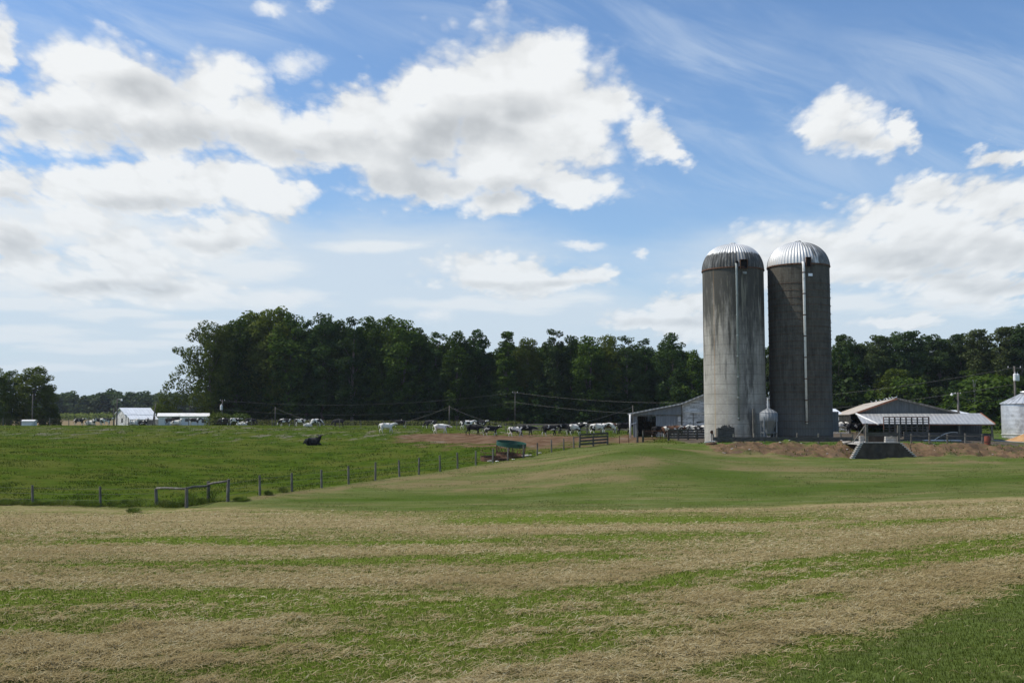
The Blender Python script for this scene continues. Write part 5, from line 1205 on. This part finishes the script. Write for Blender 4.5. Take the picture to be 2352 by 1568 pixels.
line(T['h'], T['k'], 3.4, 'lower wire from the brown pole past the silos to the two-transformer pole', .026, (-1.9, -2.4))
line(T['k'], (95, 128, T['k'][2]-1), 1.2, 'wire leaving the two-transformer pole to the right', .026)
line(T['j'], T['k'], 1.2, 'thin wire from the barn lamp pole to the two-transformer pole', .018, (-.4, -3.6))
pb_ = OB+ax_*5.5+ay_*.5; line(T['j'], (pb_.x+4, pb_.y, pb_.z+3.3), 1.2, 'service wire from the lamp pole down to the barn gable', .02)
line(T['a'], T['b'], 2.2, 'upper wire from the lone tree pole to the lamp pole', .02); line(T['a'], T['b2'], 2.0, 'lower wire from the lone tree pole to the short pole', .02, (-3.4, 0)); line(T['b2'], T['d'], 1.6, 'wire from the short pole over the grey barn roof', .02)
line(T['a'], (-130, 200, T['a'][2]-2.5), 1.0, 'wire leaving the lone tree pole to the left', .02, (-3, 0))

# ------------------------------------------------------------------ far farm buildings at the left
def house(name, label, px, base, Y, rz, L, Wd, he, hr, wallm, roofm, lean=None, windows=(), cat='barn', over=.3):
    p = onb(px, Y); h = thing(name, label, cat, (p.x, p.y, p.z-.3), rz); he += .3; hr += .3
    mb = MB(); mb.box((L/2, .05, he/2), (L, .1, he)); mb.box((L/2, Wd-.05, he/2), (L, .1, he))
    for x in (.06, L-.06): mb.add([(x-.06, .1, 0), (x-.06, Wd-.1, 0), (x-.06, Wd-.1, he), (x-.06, Wd/2, hr-.06), (x-.06, .1, he), (x+.06, .1, 0), (x+.06, Wd-.1, 0), (x+.06, Wd-.1, he), (x+.06, Wd/2, hr-.06), (x+.06, .1, he)], [(0, 1, 2, 3, 4), (9, 8, 7, 6, 5), (0, 5, 6, 1), (1, 6, 7, 2), (2, 7, 8, 3), (3, 8, 9, 4), (4, 9, 5, 0)])
    mb.build('wall', wallm, h)
    mb = MB(); k = (hr-he)/(Wd/2)
    mb.slab([(-over, -over, he-k*over), (L+over, -over, he-k*over), (L+over, Wd/2, hr), (-over, Wd/2, hr)], .1); mb.slab([(-over, Wd/2, hr), (L+over, Wd/2, hr), (L+over, Wd+over, he-k*over), (-over, Wd+over, he-k*over)], .1); mb.build('roof', roofm, h)
    if lean:
        d_, hl, la, lb_ = lean; mb = MB(); mb.slab([(la, -d_, hl), (lb_, -d_, hl), (lb_, -.05, he-.1), (la, -.05, he-.1)], .08); mb.build('lean_to_roof', roofm, h)
        mb = MB(); mb.box(((la+lb_)/2, -d_+.2, hl/2), (lb_-la-.2, .1, hl)); mb.add([(la+.1, -d_+.25, 0), (la+.1, -.0, 0), (la+.1, 0, he-.15), (la+.1, -d_+.25, hl-.04), (la+.2, -d_+.25, 0), (la+.2, -.0, 0), (la+.2, 0, he-.15), (la+.2, -d_+.25, hl-.04)], [(0, 1, 2, 3), (7, 6, 5, 4), (0, 4, 5, 1), (1, 5, 6, 2), (2, 6, 7, 3), (3, 7, 4, 0)]); mb.build('lean_to_wall', wallm, h)
    for (side, x, z, w_, hh) in windows:
        mb = MB(); y = -(lean[0]-.2)-.06 if (side == 'l') else -.02
        if side == 'g': mb.box((-.02, x, z), (.08, w_, hh))
        else: mb.box((x, y, z), (w_, .08, hh))
        f = mb.build('door' if hh > 1.4 else 'window', M_black if hh > 1.4 else M_glass, h)
    return h
gb2 = house('farm_building', 'small grey wooden barn with bright tin roof left of the white shed', 291, 981, 214, R(40), 6.0, 6.0, 2.35, 3.65, M_clap, M_roofwh, lean=(2.6, 1.5, .0, 6.0), windows=[('l', 2.2, .9, .7, .6), ('l', 4.3, .9, .9, .8), ('g', 2.0, 1.3, .8, .9)], cat='barn')
wh = house('white_shed', 'long low white shed with white roof between the grey barn and the bushes', 366, 982, 212, R(14), 9.8, 3.4, 1.95, 2.5, M_white, M_white, windows=[('f', 3.4, 1.1, 1.5, 1.7), ('f', 5.6, 1.35, .7, .6), ('f', 9.0, 1.2, .9, .8), ('f', 6.9, 1.35, .5, .6)], cat='shed')
ss = house('white_shed', 'tiny pale shed under the large lone tree at the far left', 53, 979, 203, R(6), 2.3, 1.8, .95, 1.15, M_white, M_white, cat='shed', over=.15)
# ------------------------------------------------------------------ ring feeders
p = onb(1171, 100.6); gf = thing('ring_feeder', 'tilted hay ring feeder with a dark green metal band on top', 'hay feeder', (p.x, p.y, p.z-.05)); gf.rotation_euler = (R(5), R(6), 0)
def band(r, z0_, z1_, mat, nm, root, n=40, skew=0, tk=.03):
    mb = MB(); mb.lathe([(r, z0_), (r+tk, z0_), (r+tk*1.6, z1_), (r+tk*.4, z1_), (r, z0_)], n=n); return mb.build(nm, mat, root, smooth=False)
band(1.30, .0, .42, M_rust, 'base_band', gf); band(1.42, 1.18, 1.58, M_greenm, 'top_band', gf)
mb = MB()
for k in range(20): a = 2*math.pi*k/20; b = a+.32; mb.tube([(1.31*math.cos(a), 1.31*math.sin(a), .4), (1.43*math.cos(b), 1.43*math.sin(b), 1.15)], .028, 6)
mb.build('slant_bars', M_rust, gf)
mb = MB()
for k in range(4): a = 2*math.pi*k/4+.1; mb.tube([(1.33*math.cos(a), 1.33*math.sin(a), .1), (1.42*math.cos(a), 1.42*math.sin(a), 1.2)], .05, 6)
mb.build('upright', M_rust, gf)
p = onb(1136, 97.6); rf_ = thing('ring_feeder', 'low rusty hay ring feeder with a bent open hoop, beside the green one', 'hay feeder', (p.x, p.y, p.z-.05)); rf_.rotation_euler = (R(4), R(2), .3)
band(1.30, 0, .38, M_rust, 'base_band', rf_, tk=.04); mb = MB()
pts = [(1.35*math.cos(a), 1.35*math.sin(a), .98+.16*math.sin(a*1.0+1.0)) for a in np.linspace(0, 2*math.pi, 33)]; mb.tube(pts, .028, 6, False)
for k in range(9): a = 2*math.pi*k/9; b = a+.3; mb.tube([(1.31*math.cos(a), 1.31*math.sin(a), .36), (1.35*math.cos(b), 1.35*math.sin(b), .98+.16*math.sin(b+1.0))], .024, 6)
mb.build('hoop', M_rust, rf_)
# ------------------------------------------------------------------ odds and ends
def rock(px, Y, s, label, mat=M_rock, cat='rock', flat=.5, group=None):
    bm = bmesh.new(); bmesh.ops.create_icosphere(bm, subdivisions=2, radius=1)
    for v in bm.verts: f = 1+random.uniform(-.22, .22); v.co = Vector((v.co.x*s*f*1.3, v.co.y*s*f, v.co.z*s*flat*f))
    me = bpy.data.meshes.new('rock'); bm.to_mesh(me); bm.free(); o = link('rock', me, mat, None, onb(px, Y, s*flat*.35)); tag(o, label, cat, group); return o
rock(1125, 96.2, .20, 'flat grey stone below the rusty feeder', M_rock); rock(1142, 95.8, .13, 'pale rounded stone right of the flat grey one', M_white); rock(1179, 97.9, .13, 'white slab-like stone between the two feeders', M_white, flat=.25)
rock(1207, 101.2, .30, 'brown rubble lump right of the green feeder', M_rock); rock(1218, 102.4, .14, 'pale stone beside the brown rubble lump', M_rock)
rock(1240, 104.5, .15, 'small pale stone by the fence post past the feeders', M_conl)
rg = random.Random(9)
for k in range(46):
    px = rg.uniform(1650, 2345); Y = rg.uniform(93.6, 98.3)
    if 1950 < px < 2115: continue
    rock(px, Y, rg.uniform(.04, .11), 'small pale stone lying in the red dirt bank', M_conl if rg.random() < .5 else M_rock, group='stones scattered over the dirt bank')
p = onb(1632, 98.2); o = MB().tube([(-.5, 0, .18), (.5, .12, .24)], .16, 12).build('log', M_rust, None, p, True); tag(o, 'short rusty brown log lying on the dirt left of the pale silo', 'log')
o = MB().box((0, 0, .30), (1.0, .12, .07), Matrix.Rotation(-.12, 3, 'Y')).build('white_board', M_white, None, onb(1628, 97.4)); tag(o, 'white board fragment resting on the brown log', 'board')
o = MB().tube([(-2.4, 0, .08), (0, .1, .10), (2.3, 0, .08)], .07, 8).build('white_pipe', M_pvc, None, onb(1728, 100.3), True); tag(o, 'long white pipe lying on the grass behind the plank fence', 'pipe')
o = MB().tube([(-1.9, 0, .05), (1.9, .1, .05)], .06, 8).build('white_pipe', M_pvc, None, onb(2160, 101.2), True); tag(o, 'white pipe lying in front of the long barn wall', 'pipe')
pts = [at(2140+60*f, 1014-22*math.sin(f*1.9), 101) for f in np.linspace(0, 1, 12)]; o = MB().tube(pts, .024, 6, False).build('curved_pipe', M_pvc); tag(o, 'thin pale pipe bending up from the ground in front of the lean-to', 'pipe')
p = onb(2263, 99.6); brl = thing('barrel', 'rusty red barrel next to the last post of the rail fence', 'barrel', p); MB().lathe([(.02, .02), (.28, .02), (.29, .28), (.28, .30), (.29, .32), (.29, .58), (.28, .60), (.29, .62), (.28, .85), (.02, .86)], n=24).build('drum', M_barrel, brl, smooth=False); MB().lathe([(.30, .26), (.31, .28), (.31, .33), (.30, .35)], n=24).build('hoop', M_rust, brl)
def bird(X, Y, Z, rz):
    bm = MB(); bm.tube([(-.22, 0, .07), (-.12, 0, .09), (0, 0, .11), (.09, 0, .13), (.13, 0, .19), (.17, 0, .215), (.21, 0, .205)], [.012, .035, .065, .055, .04, .035, .008], 8); bm.tube([(0, .02, 0), (0, .02, .06)], .008, 4); bm.tube([(0, -.02, 0), (0, -.02, .06)], .008, 4); o = bm.build('bird', M_galv, None, (X, Y, Z), True); o.rotation_euler = (0, 0, rz)
    tag(o, 'small pale bird perched on the ridge of the long barn roof', 'bird', 'birds perched along the barn ridge'); return o
for k, d_ in enumerate((1.5, 5.5, 10, 15, 20, 27, 35, 37, 46)):
    q_ = OB+ax_*5.1+ay_*d_; bird(q_.x, q_.y, OB.z+zp+.02, random.uniform(0, 6))
# weeds at the corner posts
def weed(px, Y, h, w_, label, seed):
    rng = np.random.default_rng(seed); n = 620; a = rng.random(n)*6.28; rr = w_*rng.random(n)**.6*.5; hh = h*rng.random(n)*(1-.5*(rr/(w_*.5))**2)
    P = np.stack([np.cos(a)*rr, np.sin(a)*rr, hh], 1); dv = np.stack([np.cos(a)*.5+rng.normal(size=n)*.4, np.sin(a)*.5+rng.normal(size=n)*.4, .8+rng.random(n)*.5], 1)*(.05+.07*rng.random(n))[:, None]; sd = np.stack([-np.sin(a), np.cos(a), 0*a], 1)*.011
    V = np.stack([P-sd, P+sd, P+dv+sd*.3, P+dv-sd*.3], 1).reshape(-1, 3); t_ = thing('weed_clump', label, 'weeds', onb(px, Y), group='weed clumps along the near pasture fence')
    link('foliage', new_mesh('weed', V, np.arange(n*4).reshape(n, 4)), M_weed, t_); mb = MB()
    for k in range(12): b_ = rng.random()*6.28; mb.tube([(0, 0, 0), (math.cos(b_)*w_*.2, math.sin(b_)*w_*.2, h*.6), (math.cos(b_)*w_*.35, math.sin(b_)*w_*.35, h*(.8+.3*rng.random()))], [.01, .007, .003], 4)
    mb.build('stem', M_weed, t_); return t_
for i, (px, Y, h, w_, lb) in enumerate([(446,62.3,.85,1.1,'tall dark weeds between the second and third corner posts'),(495,62.9,.75,1.3,'bushy weeds between the third and fourth corner posts'),(470,62.5,.35,1.2,'low weeds at the foot of the third corner post'),(330,62.3,.5,1.5,'low weed tangle left of the first corner post'),(300,62.4,.35,1.2,'thin weeds left of the tangle near the first corner post'),(385,62.0,.4,1.4,'weeds below the first pole rail'),(410,61.7,.3,1.0,'small weeds just left of the thick second corner post'),(155,62.2,.35,1.6,'low weeds halfway between the two left fence posts'),(525,1000,0,0,''),(655,67.4,.35,.8,'single weed left of the second post up the lawn fence'),(621,65.5,.25,.6,'tiny weed right of the first post up the lawn fence'),(315,59.2,.25,.9,'dark weed patch out in the straw below the corner fence')]):
    if w_: weed(px, Y, h, w_, lb, 100+i)
rg2 = random.Random(12)
for k in range(26):
    px = rg2.uniform(0, 570); weed(px, 62.2+rg2.uniform(-.2, .5), rg2.uniform(.12, .30), rg2.uniform(.7, 1.4), 'short ragged tuft of grass in the fence line between straw field and pasture', 300+k)['group'] = 'short tufts along the left fence'
# ------------------------------------------------------------------ cut straw and grass blades of the near field
def lookup(x, y, arr):
    r_ = np.clip(np.searchsorted(ys, y), 1, len(ys)-1); w_ = np.maximum(y, 0)+9.0; c_ = np.clip(np.searchsorted(us, x/w_), 1, len(us)-1); return arr.reshape(GX.shape)[r_, c_]
def blades(name, n, kind, mat, label, ymax):
    rng = np.random.default_rng(77 if kind == 'straw' else 78)
    Y = 1/(1/ymax+(1/9.5-1/ymax)*rng.random(n)); X = (rng.random(n)*2-1)*.68*(Y+2)
    st = lookup(X, Y, straw); ha = lookup(X, Y, m_hay); mw = lookup(X, Y, mown); nz = fbm(X*1.6, Y*2.4, 91, 4)+.35*(fbm(X*5.5, Y*7, 95, 3)-.5)
    if kind == 'straw': keep = (rng.random(n) < np.clip((st-.34)*2.0+(nz-.5)*2.3+.34, .06, 1)*(1-mw*.93)) & (ha > .5)
    else: keep = rng.random(n) < np.clip(1.1-st*.65-(nz-.5)*2, .2, 1)
    X, Y, nz = X[keep], Y[keep], nz[keep]; n = len(X); Z = zt_arr(X, Y); D = np.hypot(X, Y); a = rng.random(n)*6.28
    wd = np.maximum(.0035, D*.00030)*(.7+.6*rng.random(n))
    if kind == 'straw':
        a = rng.normal(size=n)*.9+(rng.random(n) < .35)*1.57; L = (.05+.13*rng.random(n))*(1+D*.010); rise = (.008+.025*rng.random(n))*(1+1.0*np.clip(nz-.5, 0, 1))
        d1 = np.stack([np.cos(a)*L, np.sin(a)*L, rng.normal(size=n)*.02], 1); base = np.stack([X, Y, Z+.01+.11*rng.random(n)*np.clip((nz-.40)*3.5, 0, 1.8)*np.clip(st[keep]*1.6, .2, 1)], 1)
        sd = np.stack([-np.sin(a)*wd, np.cos(a)*wd, wd*.4], 1); mid = base+d1*.5+np.stack([0*a, 0*a, rise], 1); tip = base+d1
        V = np.stack([base-sd, base+sd, mid+sd, mid-sd, tip], 1); F4 = np.arange(n)[:, None]*5+np.array([0, 1, 2, 3]); F3 = np.arange(n)[:, None]*5+np.array([3, 2, 4])
        F = np.concatenate([np.concatenate([F4[:, [0, 1, 2]], F4[:, [0, 2, 3]]]), F3]); k = 5
    else:
        L = (.022+.032*rng.random(n))*(1+D*.010)*(1+.5*np.clip(nz-.5, -.5, .5)); ln = .5
        tip = np.stack([X+np.cos(a)*L*ln, Y+np.sin(a)*L*ln, Z+L], 1); base = np.stack([X, Y, Z-.005], 1); sd = np.stack([-np.sin(a)*wd, np.cos(a)*wd, 0*a], 1)
        V = np.stack([base-sd, base+sd, tip], 1); F = np.arange(n)[:, None]*3+np.array([0, 1, 2]); k = 3
    me = new_mesh(name, V.reshape(-1, 3), F); at_ = me.attributes.new('shade', 'FLOAT', 'POINT'); sh_ = rng.random(n)*(.55 if kind == 'grass' else 1)+(.22*lookup(X, Y, grn) if kind == 'grass' else 0); at_.data.foreach_set('value', np.repeat(sh_, k).astype(np.float32))
    o = link(name, me, mat); tag(o, label, None, kind='stuff'); return o
def blade_mat(name, c1, c2, c3):
    m = bpy.data.materials.new(name); m.use_nodes = True; t = NT(m.node_tree)
    for n in list(t.n): t.n.remove(n)
    s_ = t.attr('shade'); c = t.mix(t.rng(s_, 0, .7, smooth=False), c1, c2); c = t.mix(t.rng(s_, .75, 1, smooth=False), c, c3); c = t.mix(t.rng(t.noise(t.pos(), .22, 4, .6), .4, .65, 0, .55), c, c1)
    a = t.n.new('ShaderNodeBsdfDiffuse'); t.put(a.inputs[0], c); b = t.n.new('ShaderNodeBsdfTranslucent'); t.put(b.inputs[0], c); x = t.n.new('ShaderNodeMixShader'); x.inputs[0].default_value = .25
    t.l.new(a.outputs[0], x.inputs[1]); t.l.new(b.outputs[0], x.inputs[2]); out = t.n.new('ShaderNodeOutputMaterial'); t.l.new(x.outputs[0], out.inputs[0]); return m
M_straw = blade_mat('dry_straw', (.24, .18, .080), (.40, .32, .165), (.52, .46, .29)); M_grass = blade_mat('green_grass', (.060, .080, .014), (.145, .182, .026), (.20, .195, .07))
def tufts(name, n, y0, y1, mask, mat, label, hs, seed):
    rng = np.random.default_rng(seed); Y = 1/(1/y1+(1/y0-1/y1)*rng.random(n)); X = (rng.random(n)*2-1)*.56*(Y+2)
    nz = fbm(X*.5, Y*.7, 191+seed, 5, .6); keep = (lookup(X, Y, mask) > .5) & (rng.random(n) < np.clip(.35+(nz-.5)*5, .04, 1)); X, Y, nz = X[keep], Y[keep], nz[keep]; n = len(X)
    Z = zt_arr(X, Y); a = rng.random(n)*6.28; wd = Y*.00042*(.6+.8*rng.random(n)); L = hs*(.5+rng.random(n))*(.6+1.2*np.clip(nz-.3, 0, .5))*(1+Y*.004)
    sd = np.stack([-np.sin(a)*wd, np.cos(a)*wd, 0*a], 1); base = np.stack([X, Y, Z-.01], 1); tip = base+np.stack([np.cos(a)*L*.6, np.sin(a)*L*.6, L], 1)
    V = np.stack([base-sd, base+sd, tip], 1).reshape(-1, 3); me = new_mesh(name, V, np.arange(n*3).reshape(n, 3)); at_ = me.attributes.new('shade', 'FLOAT', 'POINT'); at_.data.foreach_set('value', np.repeat(np.clip(rng.random(n)*.6+(nz-.5)*1.6+.2, 0, 1), 3).astype(np.float32))
    o = link(name, me, mat); tag(o, label, None, kind='stuff'); return o
M_pgrass = blade_mat('pasture_blades', (.030, .052, .006), (.070, .104, .014), (.105, .12, .026)); M_lgrass = blade_mat('lawn_blades', (.062, .090, .014), (.118, .150, .032), (.19, .175, .07))
tufts('pasture_grass', 200000, 60, 185, m_past*(1-bare), M_pgrass, 'uneven grazed green grass of the cow pasture', .085, 1)
tufts('lawn_grass', 240000, 56, 115, m_lawn, M_lgrass, 'short mown grass on the rise below the silos', .028, 2)
tufts('bank_weeds', 9000, 92, 101, np.maximum(m_bank*.9, m_plat), M_pgrass, 'thin weeds sprouting on the dirt bank and yard edge', .11, 3)
blades('cut_straw', 580000, 'straw', M_straw, 'dry tan cut hay lying in loose bands on the field', 58.5)
blades('grass_blades', 400000, 'grass', M_grass, 'short green grass blades between the bands of hay', 58.5)
# ------------------------------------------------------------------ thin summer haze
hm = bpy.data.materials.new('summer_haze'); hm.use_nodes = True; ht = NT(hm.node_tree)
for n in list(ht.n): ht.n.remove(n)
pv = ht.n.new('ShaderNodeVolumePrincipled'); pv.inputs['Color'].default_value = (.80, .88, 1.0, 1); pv.inputs['Density'].default_value = .00008; pv.inputs['Anisotropy'].default_value = .2
ho = ht.n.new('ShaderNodeOutputMaterial'); ht.l.new(pv.outputs[0], ho.inputs['Volume'])
lo = float(gz.min())-1.0
mbh = MB(); mbh.box((0, 1260, (lo+48)/2), (8800, 2880, 48-lo)); hz_o = mbh.build('haze', hm); tag(hz_o, 'thin bluish summer haze over the far trees and fields', None, kind='stuff')
SC.cycles.volume_bounces = 0
